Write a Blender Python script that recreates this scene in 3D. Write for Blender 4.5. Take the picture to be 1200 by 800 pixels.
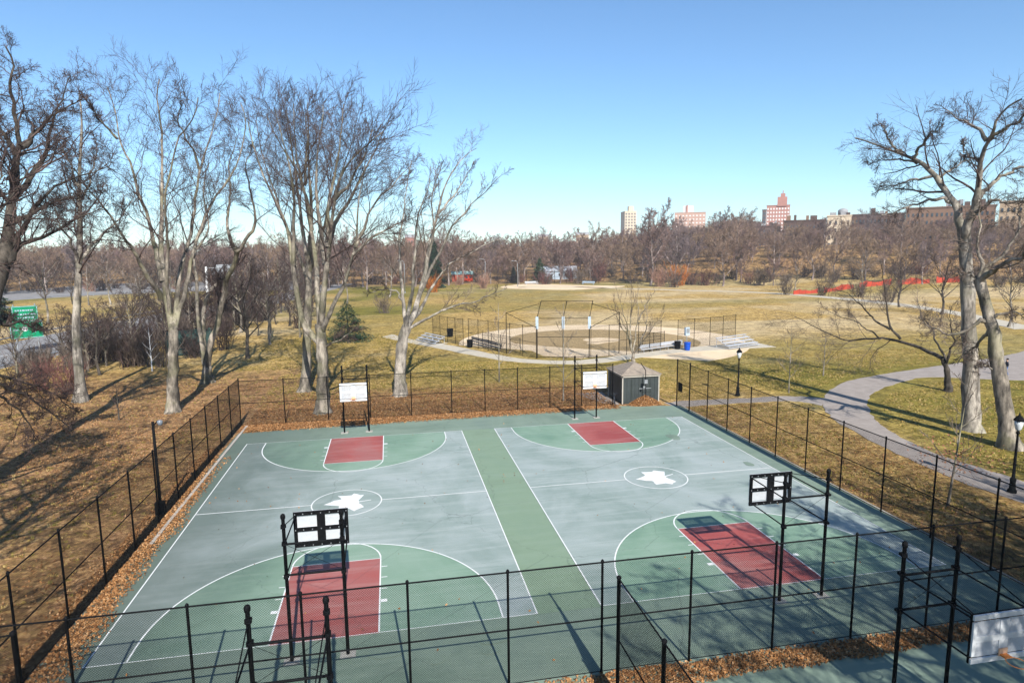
import bpy, bmesh, math, random
import numpy as np
from mathutils import Vector, Matrix
random.seed(7); RNG = np.random.default_rng(7)
S = bpy.context.scene
for o in list(bpy.data.objects): bpy.data.objects.remove(o)
R = math.radians
# ---------------------------------------------------------------- camera
cam = bpy.data.objects.new('camera', bpy.data.cameras.new('camera')); S.collection.objects.link(cam); S.camera = cam
PITCH, YAW, ROLL = 0.1410, 0.1895, -0.0109
fw = Vector((math.sin(YAW)*math.cos(PITCH), math.cos(YAW)*math.cos(PITCH), -math.sin(PITCH)))
rt = Vector((math.cos(YAW), -math.sin(YAW), 0)); up = rt.cross(fw)
r2 = math.cos(ROLL)*rt + math.sin(ROLL)*up; u2 = -math.sin(ROLL)*rt + math.cos(ROLL)*up
M4 = Matrix(((r2.x,u2.x,-fw.x,-6.08),(r2.y,u2.y,-fw.y,-21.035),(r2.z,u2.z,-fw.z,13.103),(0,0,0,1)))
cam.matrix_world = M4
cam.data.sensor_fit = 'HORIZONTAL'; cam.data.sensor_width = 36; cam.data.lens = 36*745.58/1200
cam.data.clip_start = .1; cam.data.clip_end = 9000
# ---------------------------------------------------------------- sky and sun
SUN = Vector((0.09, -1.0, 0.765)).normalized()
W = bpy.data.worlds.new('World'); S.world = W; W.use_nodes = True
nt = W.node_tree; nt.nodes.clear()
sky = nt.nodes.new('ShaderNodeTexSky'); sky.sky_type = 'NISHITA'; sky.sun_disc = False
sky.sun_elevation = math.asin(SUN.z); sky.sun_rotation = math.atan2(SUN.x, SUN.y)
sky.altitude = 0; sky.air_density = 1.0; sky.dust_density = 0.2; sky.ozone_density = 4.5
bg = nt.nodes.new('ShaderNodeBackground'); bg.inputs[1].default_value = 0.09
wo = nt.nodes.new('ShaderNodeOutputWorld')
tint = nt.nodes.new('ShaderNodeMix'); tint.data_type = 'RGBA'; tint.blend_type = 'MULTIPLY'; tint.inputs[0].default_value = 1; tint.inputs[7].default_value = (.83, .975, 1.03, 1)
nt.links.new(sky.outputs[0], tint.inputs[6]); nt.links.new(tint.outputs[2], bg.inputs[0]); nt.links.new(bg.outputs[0], wo.inputs[0])
sl = bpy.data.lights.new('sun', 'SUN'); sl.energy = 5.0; sl.angle = R(.53); sl.color = (1, .95, .87)
so = bpy.data.objects.new('sun', sl); S.collection.objects.link(so)
so.rotation_euler = SUN.to_track_quat('Z', 'Y').to_euler(); so.location = (0, -60, 60)
S.view_settings.view_transform = 'Standard'; S.view_settings.look = 'None'
S.view_settings.exposure = 0.93; S.view_settings.gamma = 1
# ---------------------------------------------------------------- helpers
COL = S.collection
def link(name, me, parent=None, mats=()):
    o = bpy.data.objects.new(name, me); COL.objects.link(o); o.parent = parent
    if me is not None:
        for m in mats:
            if m and m.name not in [x.name for x in me.materials if x]: me.materials.append(m)
    return o
def tag(o, label=None, cat=None, group=None, kind=None):
    if label: o['label'] = label
    if cat: o['category'] = cat
    if group: o['group'] = group
    if kind: o['kind'] = kind
    return o
def empty(name, loc=(0,0,0), rz=0, label=None, cat=None, group=None):
    o = bpy.data.objects.new(name, None); COL.objects.link(o); o.location = loc; o.rotation_euler = (0,0,rz)
    o.empty_display_size = .3
    return tag(o, label, cat, group)
def mesh_np(name, v, f4=None, f3=None, smooth=False, mi=None):
    me = bpy.data.meshes.new(name); v = np.asarray(v, dtype=np.float32)
    n4 = 0 if f4 is None else len(f4); n3 = 0 if f3 is None else len(f3)
    me.vertices.add(len(v)); me.vertices.foreach_set('co', v.ravel())
    loops = np.concatenate([np.asarray(a, dtype=np.int32).ravel() for a in (f4, f3) if a is not None and len(a)])
    me.loops.add(len(loops)); me.loops.foreach_set('vertex_index', loops)
    me.polygons.add(n4+n3)
    st = np.concatenate([np.arange(n4)*4, n4*4+np.arange(n3)*3]).astype(np.int32)
    me.polygons.foreach_set('loop_start', st)
    me.polygons.foreach_set('loop_total', np.concatenate([np.full(n4,4), np.full(n3,3)]).astype(np.int32))
    if smooth: me.polygons.foreach_set('use_smooth', np.ones(n4+n3, dtype=bool))
    if mi is not None: me.polygons.foreach_set('material_index', np.asarray(mi, dtype=np.int32))
    me.update(calc_edges=True); me.validate()
    return me
class MB:
    def __init__(s): s.v = []; s.f = []; s.m = []
    def poly(s, pts, m=0):
        b = len(s.v); s.v += [tuple(p) for p in pts]; s.f.append(tuple(range(b, b+len(pts)))); s.m.append(m); return s
    def box(s, c, d, rz=0, m=0, rx=0):
        cx, cy, cz = c; a, b_, h = d[0]/2, d[1]/2, d[2]/2; co, si = math.cos(rz), math.sin(rz); cr, sr = math.cos(rx), math.sin(rx); b = len(s.v)
        for x, y, z in ((-a,-b_,-h),(a,-b_,-h),(a,b_,-h),(-a,b_,-h),(-a,-b_,h),(a,-b_,h),(a,b_,h),(-a,b_,h)):
            y, z = y*cr - z*sr, y*sr + z*cr
            s.v.append((cx+x*co-y*si, cy+x*si+y*co, cz+z))
        for f in ((0,3,2,1),(4,5,6,7),(0,1,5,4),(1,2,6,5),(2,3,7,6),(3,0,4,7)): s.f.append(tuple(b+i for i in f)); s.m.append(m)
        return s
    def tube(s, pts, r, n=8, m=0, cap=True):
        pts = [Vector(p) for p in pts]; k = len(pts); rs = r if isinstance(r, (list, tuple)) else [r]*k; b = len(s.v)
        for i, p in enumerate(pts):
            t = (pts[min(i+1,k-1)] - pts[max(i-1,0)]).normalized()
            ref = Vector((0,0,1)) if abs(t.z) < .9 else Vector((1,0,0)); u = t.cross(ref).normalized(); w = t.cross(u)
            for j in range(n):
                a = 2*math.pi*j/n; s.v.append(tuple(p + (u*math.cos(a) + w*math.sin(a))*rs[i]))
        for i in range(k-1):
            for j in range(n):
                j2 = (j+1) % n; s.f.append((b+i*n+j, b+i*n+j2, b+(i+1)*n+j2, b+(i+1)*n+j)); s.m.append(m)
        if cap:
            s.f.append(tuple(b+j for j in reversed(range(n)))); s.m.append(m)
            s.f.append(tuple(b+(k-1)*n+j for j in range(n))); s.m.append(m)
        return s
    def lathe(s, prof, c=(0,0,0), n=12, m=0):
        return s.tube([(c[0],c[1],c[2]+z) for z, r in prof], [max(r,.001) for z, r in prof], n, m)
    def prism(s, pts, z0, z1, m=0):   # flat outline pulled up
        b = len(s.v); n = len(pts)
        s.v += [(p[0],p[1],z0) for p in pts] + [(p[0],p[1],z1) for p in pts]
        s.f.append(tuple(b+i for i in reversed(range(n)))); s.m.append(m); s.f.append(tuple(b+n+i for i in range(n))); s.m.append(m)
        for i in range(n): j = (i+1) % n; s.f.append((b+i,b+j,b+n+j,b+n+i)); s.m.append(m)
        return s
    def mesh(s, name, smooth=False):
        me = bpy.data.meshes.new(name); me.from_pydata(s.v, [], s.f); me.polygons.foreach_set('material_index', s.m)
        if smooth:
            me.polygons.foreach_set('use_smooth', [True]*len(s.f))
        me.update(); return me
    def build(s, name, mats, parent=None, smooth=False):
        me = s.mesh(name, smooth); mats = mats if isinstance(mats, (list, tuple)) else [mats]
        for m in mats: me.materials.append(m)
        o = bpy.data.objects.new(name, me); COL.objects.link(o); o.parent = parent
        return o
def copy_tree(o, parent=None):
    c = o.copy(); COL.objects.link(c); c.parent = parent
    for ch in list(o.children):
        if ch.name in COL.objects: copy_tree(ch, c)
    return c
# ---------------------------------------------------------------- materials
def newmat(name, rough=.8, spec=.3):
    m = bpy.data.materials.new(name); m.use_nodes = True; b = m.node_tree.nodes['Principled BSDF']
    b.inputs['Roughness'].default_value = rough; b.inputs['Specular IOR Level'].default_value = spec
    return m, m.node_tree, b
def nd(t, ty, **k):
    n = t.nodes.new(ty)
    for a, v in k.items():
        if a in n.inputs: n.inputs[a].default_value = v
        else: setattr(n, a, v)
    return n
def noise(t, scale, detail=5, rough=.6, vec=None, stretch=None, dist=0):
    n = nd(t, 'ShaderNodeTexNoise'); n.inputs['Scale'].default_value = scale; n.inputs['Detail'].default_value = detail
    n.inputs['Roughness'].default_value = rough; n.inputs['Distortion'].default_value = dist
    if vec is None:
        g = nd(t, 'ShaderNodeNewGeometry'); vec = g.outputs['Position']
    if stretch:
        mp = nd(t, 'ShaderNodeMapping'); mp.inputs['Scale'].default_value = stretch; t.links.new(vec, mp.inputs[0]); vec = mp.outputs[0]
    t.links.new(vec, n.inputs['Vector']); return n.outputs[0]
def ramp(t, fac, stops):
    r = nd(t, 'ShaderNodeValToRGB'); e = r.color_ramp.elements
    while len(e) < len(stops): e.new(.5)
    for i, (p, c) in enumerate(stops):
        e[i].position = p; e[i].color = (c, c, c, 1) if isinstance(c, (int, float)) else (*c, 1)
    t.links.new(fac, r.inputs[0]); return r.outputs[0]
def mix(t, fac, a, b, mode='MIX'):
    n = nd(t, 'ShaderNodeMix', data_type='RGBA', blend_type=mode)
    for s, v in ((n.inputs[0], fac), (n.inputs[6], a), (n.inputs[7], b)):
        if isinstance(v, (int, float)): s.default_value = v
        elif isinstance(v, tuple): s.default_value = (*v, 1)
        else: t.links.new(v, s)
    return n.outputs[2]
def bump(t, b, h, strength=.4, dist=.02):
    n = nd(t, 'ShaderNodeBump'); n.inputs['Strength'].default_value = strength; n.inputs['Distance'].default_value = dist
    t.links.new(h, n.inputs['Height']); t.links.new(n.outputs[0], b.inputs['Normal'])
def plain(name, c, rough=.6, var=.25, scale=3, metal=0, spec=.3):
    m, t, b = newmat(name, rough, spec); b.inputs['Metallic'].default_value = metal
    tc = nd(t, 'ShaderNodeTexCoord'); n = noise(t, scale, 5, .65, tc.outputs['Object'])
    d = tuple(x*(1-var) for x in c); l = tuple(min(1, x*(1+var)) for x in c)
    t.links.new(ramp(t, n, [(.3, d), (.7, l)]), b.inputs['Base Color']); return m
def barkmat(name, a, c, moss=None, scale=2.2):
    m, t, b = newmat(name, .9, .2)
    n1 = noise(t, scale, 6, .7, stretch=(1,1,.25)); n2 = noise(t, .5, 3)
    col = ramp(t, n1, [(.41, a), (.59, c)])
    if moss: col = mix(t, ramp(t, n2, [(.5, 0.), (.62, .55)]), col, moss)
    col = mix(t, .8, col, ramp(t, noise(t, .9, 4, .65, stretch=(1,1,.5)), [(.41, .5), (.6, 1.35)]), 'MULTIPLY')
    t.links.new(col, b.inputs['Base Color']); bump(t, b, noise(t, 14, 5, .7, stretch=(1,1,.3)), .7, .04); return m
BARK = barkmat('bark_grey', (.10,.088,.074), (.34,.30,.25), (.17,.165,.095))
BARK_PALE = barkmat('bark_pale', (.14,.125,.108), (.42,.38,.33), (.2,.19,.14))
BARK_DARK = barkmat('bark_dark', (.03,.026,.022), (.10,.085,.07))
TWIG = barkmat('twig_brown', (.05,.036,.034), (.12,.086,.076))
TWIG_PALE = barkmat('twig_pale', (.09,.07,.058), (.22,.175,.145))
FARBARK = barkmat('bark_far', (.13,.10,.095), (.34,.285,.26), scale=.4)
FARTWIG = [barkmat('twig_far%d' % i, a, c, scale=.15) for i, (a, c) in enumerate([((.16,.105,.092),(.28,.195,.17)), ((.18,.12,.09),(.30,.215,.165)), ((.145,.11,.108),(.26,.2,.195)), ((.20,.135,.095),(.33,.24,.17))])]
BLACK = plain('black_paint', (.006,.0065,.0075), .7, .4, 6, 0, .06)
WIRE = plain('wire_vinyl', (.01,.011,.011), .7, .3, 4, 0, .08)
GALV = plain('galvanized_steel', (.42,.44,.46), .45, .2, 5, .6)
WHITEP = plain('white_paint', (.74,.75,.76), .5, .06, 5)
CONC = plain('concrete', (.42,.39,.35), .9, .22, 1.6)
# ================================================================ THE SETTING
def sstep(a, b, x):
    t = np.clip((x-a)/(b-a), 0, 1); return t*t*(3-2*t)
def terrain(x, y):
    x = np.asarray(x, float); y = np.asarray(y, float)
    dx, dy = x+6.08, y+21.035; r = np.hypot(dx, dy); az = np.degrees(np.arctan2(dx, dy))
    h = sstep(235, 340, r)*sstep(12, 36, az)*13 + sstep(330, 700, r)*sstep(0, 30, az)*12
    h += sstep(260, 420, r)*sstep(30, -5, az)*3
    # the bank under the red netting
    h += sstep(200, 235, r)*sstep(30, 40, az)*1.5
    return h - .03
def gz(x, y): return float(terrain(x, y))
def vnoise(x, y, s, seed=0):
    rs = np.random.default_rng(seed); g = rs.random((64, 64)); fx, fy = x/s, y/s
    i, j = np.floor(fx).astype(int), np.floor(fy).astype(int); u, v = fx-i, fy-j; u = u*u*(3-2*u); v = v*v*(3-2*v)
    a = g[i % 64, j % 64]; b = g[(i+1) % 64, j % 64]; c = g[i % 64, (j+1) % 64]; d = g[(i+1) % 64, (j+1) % 64]
    return (a*(1-u)+b*u)*(1-v) + (c*(1-u)+d*u)*v
def axis(lo, a, b, hi, fine, n):
    mid = np.arange(a, b, fine); k = np.linspace(0, 1, n)[1:]
    return np.concatenate([(a - (a-lo)*k**2.4)[::-1], mid, b + (hi-b)*k**2.4])
gx = axis(-900, -75, 125, 1300, 1.0, 60); gy = axis(-300, -12, 110, 1500, 1.0, 80)
GX, GY = np.meshgrid(gx, gy, indexing='ij'); GZ = terrain(GX, GY)
nx, ny = GX.shape
idx = np.arange(nx*ny).reshape(nx, ny)
f4 = np.stack([idx[:-1,:-1], idx[1:,:-1], idx[1:,1:], idx[:-1,1:]], -1).reshape(-1, 4)
gme = mesh_np('ground', np.stack([GX, GY, GZ], -1).reshape(-1, 3), f4, smooth=True)
n1 = vnoise(GX, GY, 9, 1); n2 = vnoise(GX, GY, 3.1, 2); n3 = vnoise(GX, GY, 22, 3); nn = (n1+n2*.6+n3*.7)/2.3
wob = (nn-.5)*14
leaf = sstep(-8, -18, GX+wob*.6)*sstep(66, 44, GY+wob) + sstep(44, 35, GY+wob*.7)*sstep(22, 12, GX)*sstep(-20, -16, GX)
leaf += .42*sstep(16, 18, GX)*sstep(29, 24, GX+wob*.3)*sstep(32, 20, GY+wob*.6)
leaf += sstep(225, 250, np.hypot(GX, GY))*.8
leaf = np.clip(leaf*(.6+.8*nn), 0, 1)
green = .95*sstep(26, 31, GX)*sstep(48, 36, GY+wob*.5)*sstep(-5, 6, GY) + .55*sstep(30, 50, GY)*sstep(72, 52, GY)*sstep(-12, 0, GX) + .5*sstep(60, 75, GY)*sstep(10, -5, GX)*sstep(-26, -14, GX)
green += .45*sstep(95, 120, GY)*sstep(.45, .7, vnoise(GX, GY*2.2, 30, 5)) + .5*sstep(180, 200, GY)*sstep(240, 220, GY)
green = np.clip(green*(.35+1.3*nn), 0, 1)*(1-leaf*.8)
bare = sstep(.42, .68, vnoise(GX, GY*2.6, 34, 8))*sstep(55, 80, GY) + .35*sstep(.6, .8, n2)
bare += .55*sstep(18, 30, GX)*sstep(34, 44, GY)*sstep(.5, .7, n1)
bare = np.clip(bare, 0, 1)*(1-leaf)
ca = gme.color_attributes.new('zone', 'FLOAT_COLOR', 'POINT')
ca.data.foreach_set('color', np.stack([leaf, green, bare, np.ones_like(leaf)], -1).astype(np.float32).ravel())
m, t, b = newmat('winter_lawn', .95, .1)
at = nd(t, 'ShaderNodeAttribute', attribute_name='zone'); sp = nd(t, 'ShaderNodeSeparateColor'); t.links.new(at.outputs[0], sp.inputs[0])
fine = noise(t, 9, 6, .75); med = noise(t, 1.3, 6, .7); big = noise(t, .12, 4)
gold = mix(t, ramp(t, med, [(.42, 0.), (.58, 1.)]), (.30,.2,.08), (.52,.375,.17))
grn = mix(t, ramp(t, fine, [(.42, 0.), (.58, 1.)]), (.10,.098,.024), (.255,.215,.062))
lv = ramp(t, noise(t, 5.5, 6, .85), [(.36, (.10,.055,.036)), (.46, (.235,.135,.08)), (.54, (.39,.235,.135)), (.64, (.58,.40,.25))])
br = mix(t, fine, (.40,.30,.165), (.6,.48,.30))
c = mix(t, sp.outputs[2], gold, br); c = mix(t, ramp(t, big, [(.5, 0.), (.78, .22)]), c, grn); c = mix(t, sp.outputs[1], c, grn)
lm = nd(t, 'ShaderNodeMath', operation='MULTIPLY_ADD'); t.links.new(noise(t, 2.2, 6, .8), lm.inputs[0]); lm.inputs[1].default_value = 2.4; lm.inputs[2].default_value = -1.35
la = nd(t, 'ShaderNodeMath', operation='ADD', use_clamp=True); t.links.new(lm.outputs[0], la.inputs[0]); t.links.new(sp.outputs[0], la.inputs[1])
lx = nd(t, 'ShaderNodeMath', operation='MULTIPLY', use_clamp=True); t.links.new(la.outputs[0], lx.inputs[0]); t.links.new(ramp(t, sp.outputs[0], [(.02, 0.), (.25, 1.)]), lx.inputs[1])
c = mix(t, lx.outputs[0], c, lv)
soil = nd(t, 'ShaderNodeMath', operation='MULTIPLY'); t.links.new(ramp(t, noise(t, .62, 7, .72, dist=.5), [(.5, 0.), (.58, .72)]), soil.inputs[0]); t.links.new(ramp(t, sp.outputs[0], [(.1, 0.), (.5, 1.)]), soil.inputs[1])
c = mix(t, soil.outputs[0], c, (.095,.06,.034))
t.links.new(mix(t, .85, mix(t, .6, c, ramp(t, noise(t, 2.6, 9, .82), [(.41, .42), (.6, 1.6)]), 'MULTIPLY'), ramp(t, noise(t, .35, 6, .7, stretch=(1,1.8,1)), [(.4, .66), (.6, 1.32)]), 'MULTIPLY'), b.inputs['Base Color'])
bump(t, b, noise(t, 7, 6, .8), .8, .09)
LAWN = m; gme.materials.append(LAWN)
ground = link('ground', gme); tag(ground, 'dry winter lawn, brown with fallen leaves around the courts', kind='structure')

# ---- courts -------------------------------------------------
def courtmat(name, cols, wear, rough=.62):
    m, t, b = newmat(name, rough, .35)
    big = noise(t, .22, 5, .62, stretch=(1,.8,1), dist=.6); med = noise(t, 1.3, 7, .72, stretch=(.14,1.3,1), dist=.3); fin = noise(t, 34, 4, .7)
    c = ramp(t, big, [(.36, cols[0]), (.5, cols[1]), (.62, cols[2])])
    c = mix(t, ramp(t, med, [(.47, 0.), (.64, .38)]), c, wear)
    g = nd(t, 'ShaderNodeNewGeometry'); sx = nd(t, 'ShaderNodeSeparateXYZ'); t.links.new(g.outputs[0], sx.inputs[0])
    # grimy, damp-stained western edge
    mr = nd(t, 'ShaderNodeMapRange'); mr.inputs[1].default_value = -15.5; mr.inputs[2].default_value = -8.5; mr.inputs[3].default_value = 1.0; mr.inputs[4].default_value = 0
    ad = nd(t, 'ShaderNodeMath', operation='MULTIPLY_ADD'); t.links.new(big, ad.inputs[0]); ad.inputs[1].default_value = 9; t.links.new(sx.outputs[0], ad.inputs[2])
    of = nd(t, 'ShaderNodeMath', operation='ADD'); t.links.new(ad.outputs[0], of.inputs[0]); of.inputs[1].default_value = -4.5
    t.links.new(of.outputs[0], mr.inputs[0])
    c = mix(t, mr.outputs[0], c, mix(t, .66, c, (.085,.108,.096)))
    # dark blotches and hairline cracks
    vo = nd(t, 'ShaderNodeTexVoronoi', feature='DISTANCE_TO_EDGE'); vo.inputs['Scale'].default_value = .16
    wv = noise(t, 1.2, 4); vm = nd(t, 'ShaderNodeVectorMath', operation='ADD'); g2 = nd(t, 'ShaderNodeNewGeometry')
    cx = nd(t, 'ShaderNodeCombineXYZ'); t.links.new(wv, cx.inputs[0]); t.links.new(wv, cx.inputs[1]); t.links.new(g2.outputs[0], vm.inputs[0]); t.links.new(cx.outputs[0], vm.inputs[1]); t.links.new(vm.outputs[0], vo.inputs['Vector'])
    c = mix(t, ramp(t, vo.outputs[0], [(.0, .38), (.0032, 0.)]), c, (.05,.06,.055))
    c = mix(t, ramp(t, noise(t, .8, 4, .6), [(.68, 0.), (.8, .45)]), c, (.09,.12,.11))
    c = mix(t, .35, c, mix(t, fin, (.6,.6,.6), (1.4,1.4,1.4)), 'MULTIPLY')
    t.links.new(c, b.inputs['Base Color']); bump(t, b, fin, .15, .004); return m
C_OUT = courtmat('court_border_green', ((.155,.21,.165),(.205,.265,.21),(.175,.23,.19)), (.27,.33,.275))
C_GAP = courtmat('court_mid_green', ((.185,.25,.175),(.22,.295,.21),(.2,.275,.2)), (.27,.34,.265))
C_PLAY = courtmat('court_worn_blue', ((.235,.295,.27),(.30,.355,.335),(.355,.405,.395)), (.46,.5,.49))
C_ARC = courtmat('court_arc_green', ((.165,.26,.195),(.21,.31,.235),(.245,.34,.27)), (.33,.42,.35))
C_KEY = courtmat('court_key_red', ((.30,.085,.08),(.36,.115,.105),(.345,.145,.135)), (.45,.29,.27))
m, t, b = newmat('court_line_white', .6, .3); n_ = noise(t, 9, 5, .75)
t.links.new(ramp(t, n_, [(.30, (.42,.48,.46)), (.42, (.78,.80,.80))]), b.inputs['Base Color']); C_LINE = m
KW, KL, CW, CL = 3.66, 5.56, 15.04, 24.57
slab = MB().prism([(-17.9,-16), (17.95,-16), (17.95,27.9), (12.2,29.1), (-17.4,27.55)], -.08, .0).build('court_surface', C_OUT); tag(slab, 'painted green asphalt of two basketball courts side by side', kind='structure')
def sheet(name, pts, z, mt, parent): return MB().poly([(p[0],p[1],z) for p in pts]).build(name, mt, parent)
def strip(name, pts, w, z, mt, parent, closed=False):
    mb = MB(); n = len(pts); L = []; Rr = []
    for i, p in enumerate(pts):
        a = Vector(pts[i-1] if (i or closed) else pts[0]); c = Vector(pts[(i+1) % n] if (i < n-1 or closed) else pts[-1]); d = (c-a).normalized(); nrm = Vector((-d.y, d.x))
        L.append(Vector(p)+nrm*w/2); Rr.append(Vector(p)-nrm*w/2)
    for i in range(n if closed else n-1):
        j = (i+1) % n; mb.poly([(*Rr[i],z), (*Rr[j],z), (*L[j],z), (*L[i],z)])
    return mb.build(name, mt, parent)
sheet('centre_strip', [(-1.2,0),(1.2,0),(1.2,24.57),(-1.2,24.57)], .004, C_GAP, slab)
LEAF_L = [(-1.19,-.09),(-.83,.21),(-.69,.39),(-.36,.46),(-.3,.57),(-.55,1.02),(-.26,.96),(.03,.96),(.19,.96),(.31,1.21),(.5,1.08),(.65,.89),(.86,.9),(.71,.47),(.59,.16),(.62,.0),(1.25,.12),(1.25,.05),(.64,-.09),(.61,-.23),(.77,-.46),(.91,-.82),(.66,-1.01),(.52,-1.13),(.44,-1.27),(.28,-1.05),(.16,-.88),(-.1,-.79),(-.37,-.7),(-.38,-.53),(-.34,-.45),(-.61,-.3),(-.83,-.24)]
LEAF_R = [(-1.27,-.09),(-.86,.13),(-.58,.31),(-.47,.45),(-.52,.97),(-.22,.92),(.15,.89),(.34,1.09),(.5,.97),(.68,.87),(.88,.76),(.69,.29),(.56,.06),(1.2,.3),(1.2,.23),(.57,-.06),(.56,-.12),(.63,-.42),(.8,-.74),(.83,-.95),(.57,-1.1),(.44,-1.28),(.31,-1.18),(.14,-1.05),(-.09,-1.09),(-.47,-1.14),(-.47,-.91),(-.42,-.68),(-.47,-.54),(-.79,-.45),(-.98,-.27)]
def blob0(x, y, w, d): return [(x+w/2*math.cos(a)*(1+.18*math.sin(3*a+x)), y+d/2*math.sin(a)*(1+.15*math.cos(2*a+y))) for a in np.linspace(0, 2*math.pi, 16, endpoint=False)]
def flip(pts, f): return [(x, CL-y) for x, y in reversed(pts)] if f else pts
for cx, lf in ((-8.70, LEAF_L), (8.735, LEAF_R)):
    h = CW/2; lw = .06
    sheet('play_area', [(cx-h,0),(cx+h,0),(cx+h,CL),(cx-h,CL)], .004, C_PLAY, slab)
    strip('boundary_line', [(cx-h+lw/2,lw/2),(cx+h-lw/2,lw/2),(cx+h-lw/2,CL-lw/2),(cx-h+lw/2,CL-lw/2)], lw, .016, C_LINE, slab, True)
    strip('half_court_line', [(cx-h+.07,CL/2),(cx-1.80,CL/2)], lw, .0165, C_LINE, slab); strip('half_court_line', [(cx+1.80,CL/2),(cx+h-.07,CL/2)], lw, .0165, C_LINE, slab)
    strip('centre_circle', [(cx+1.8*math.cos(a), CL/2+1.8*math.sin(a)) for a in np.linspace(0, 2*math.pi, 64, endpoint=False)], lw, .0168, C_LINE, slab, True)
    sheet('maple_leaf_emblem', [(cx+x, CL/2+y) for x, y in reversed(lf)], .0172, C_LINE, slab)
    for f in (0, 1):
        arc = [(cx-6.22*math.cos(a), 1.0+6.22*math.sin(a)) for a in np.linspace(0, math.pi, 56)]
        area = [(cx-6.22,.0)] + arc + [(cx+6.22,.0)]
        sheet('three_point_area', flip(list(reversed(area)), f), .008, C_ARC, slab)
        strip('three_point_line', flip([(cx-6.22,.07)]+arc+[(cx+6.22,.07)], f), lw, .0162, C_LINE, slab)
        sheet('free_throw_lane', flip([(cx-KW/2,0),(cx+KW/2,0),(cx+KW/2,KL),(cx-KW/2,KL)], f), .012, C_KEY, slab)
        strip('lane_line', flip([(cx-KW/2,.07),(cx-KW/2,KL),(cx+KW/2,KL),(cx+KW/2,.07)], f), lw, .0164, C_LINE, slab)
        strip('free_throw_arc', flip([(cx+KW/2*math.cos(a), KL+KW/2*math.sin(a)) for a in np.linspace(.03, math.pi-.03, 32)], f), lw, .0166, C_LINE, slab)
        for k, yy in enumerate((2.1, 3.0, 3.9, 4.8)):
            for sgn in (-1, 1):
                xx = cx+sgn*(KW/2+.16); ww = .2 if k == 0 else .05
                sheet('lane_mark', flip([(xx-.12,yy-ww/2),(xx+.12,yy-ww/2),(xx+.12,yy+ww/2),(xx-.12,yy+ww/2)], f), .0163, C_LINE, slab)
for x_, y_, w_, d_ in ((-3.0,-1.2,.9,.5),(-3.2,-1.75,.6,.4),(-5.0,-1.9,.6,.4),(-6.6,-1.3,1.1,.35),(13.2,19.5,.8,1.6),(15.2,13.2,.5,.9)):
    sheet('surface_patch', blob0(x_, y_, w_, d_), .0185, C_OUT, slab)
# ---- curbs beside the fences
cb = MB().box((-17.2,19.3,.0), (.16,20.4,.12)).build('curb', CONC); tag(cb, 'low pale concrete curb along the left court fence', kind='structure')
cb = MB().box((17.78,12,.0), (.12,32,.1)).build('curb', CONC); tag(cb, 'low concrete curb along the right court fence', kind='structure')
# ---- paths
def pathmat(name, a, c, sc=1.2, litter=.7):
    m, t, b = newmat(name, .9, .2); n1 = noise(t, sc, 6, .7); n2 = noise(t, 22, 4, .7)
    cc = mix(t, .4, ramp(t, n1, [(.3, a), (.7, c)]), mix(t, n2, (.6,.6,.6), (1.4,1.4,1.4)), 'MULTIPLY')
    cc = mix(t, ramp(t, noise(t, 3.1, 5, .8), [(.62, 0.), (.7, litter)]), cc, (.28,.17,.1))
    t.links.new(cc, b.inputs['Base Color']); bump(t, b, n2, .2, .01); return m
P_ASPH = pathmat('path_asphalt', (.26,.228,.205), (.375,.335,.305)); P_CONC = pathmat('path_concrete', (.42,.38,.31), (.58,.53,.44))
ROADM = pathmat('road_asphalt', (.20,.195,.195), (.30,.29,.285), .3); SAND = pathmat('infield_sand', (.66,.51,.35), (.80,.66,.48), .25, .0)
def smooth_line(pts, n=6):
    out = []; P_ = [Vector(p) for p in pts]; P_ = [P_[0]*2-P_[1]] + P_ + [P_[-1]*2-P_[-2]]
    for i in range(1, len(P_)-2):
        for k in range(n):
            u = k/n; a, b_, c_, d = P_[i-1:i+3]
            out.append(tuple(.5*((2*b_)+(c_-a)*u+(2*a-5*b_+4*c_-d)*u*u+(3*b_-a-3*c_+d)*u**3)))
    out.append(tuple(P_[-2])); return out
def path(name, A, B, z, mt, label, n=6):
    rj = random.Random(len(label)); A, B = [[(p[0]+rj.uniform(-.12,.12), p[1]+rj.uniform(-.12,.12)) for p in smooth_line(q_, n)] for q_ in (A, B)]; mb = MB(); k = len(A)
    za = lambda p: gz(p[0], p[1]) + .03 + z
    for i in range(k-1):
        q = [A[i], A[i+1], B[i+1], B[i]]
        a_, c_ = Vector(q[1])-Vector(q[0]), Vector(q[3])-Vector(q[0])
        if a_.x*c_.y - a_.y*c_.x < 0: q.reverse()
        mb.poly([(p[0], p[1], za(p)) for p in q])
        for e in (A, B): mb.poly([(e[i][0],e[i][1],za(e[i])), (e[i+1][0],e[i+1][1],za(e[i+1])), (e[i+1][0],e[i+1][1],za(e[i+1])-.1), (e[i][0],e[i][1],za(e[i])-.1)])
    o = mb.build(name, mt); tag(o, label, kind='structure'); return o
path('footpath', [(25.5,-14),(25.4,-4),(25.5,4.6),(25.1,7.5),(25.4,12),(26.4,18),(27.8,22.5),(30.8,27.2),(34.5,30.8),(39.1,33.8),(46,36.2),(55,38.7),(65,41.6),(75,45.5),(85,50)],
     [(29.4,-14),(29.2,-4),(28.7,5),(28.2,9.6),(27.9,12.5),(29,17.5),(31.2,22),(35,26.7),(38.5,29.5),(42.5,31.6),(47.7,33.3),(54,30.0),(62,28.5),(72,32),(86,40)], 0, P_ASPH, 'grey asphalt footpath curving past the right fence')
path('gate_path', [(16.9,29.2),(19,29.5),(24,29.2),(28.5,29.0),(31.5,27.5)], [(17.3,27.4),(19.2,27.6),(24,27.6),(28,27.2),(29.2,25.2)], -.005, P_ASPH, 'short grey path from the gate to the footpath')
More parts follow.
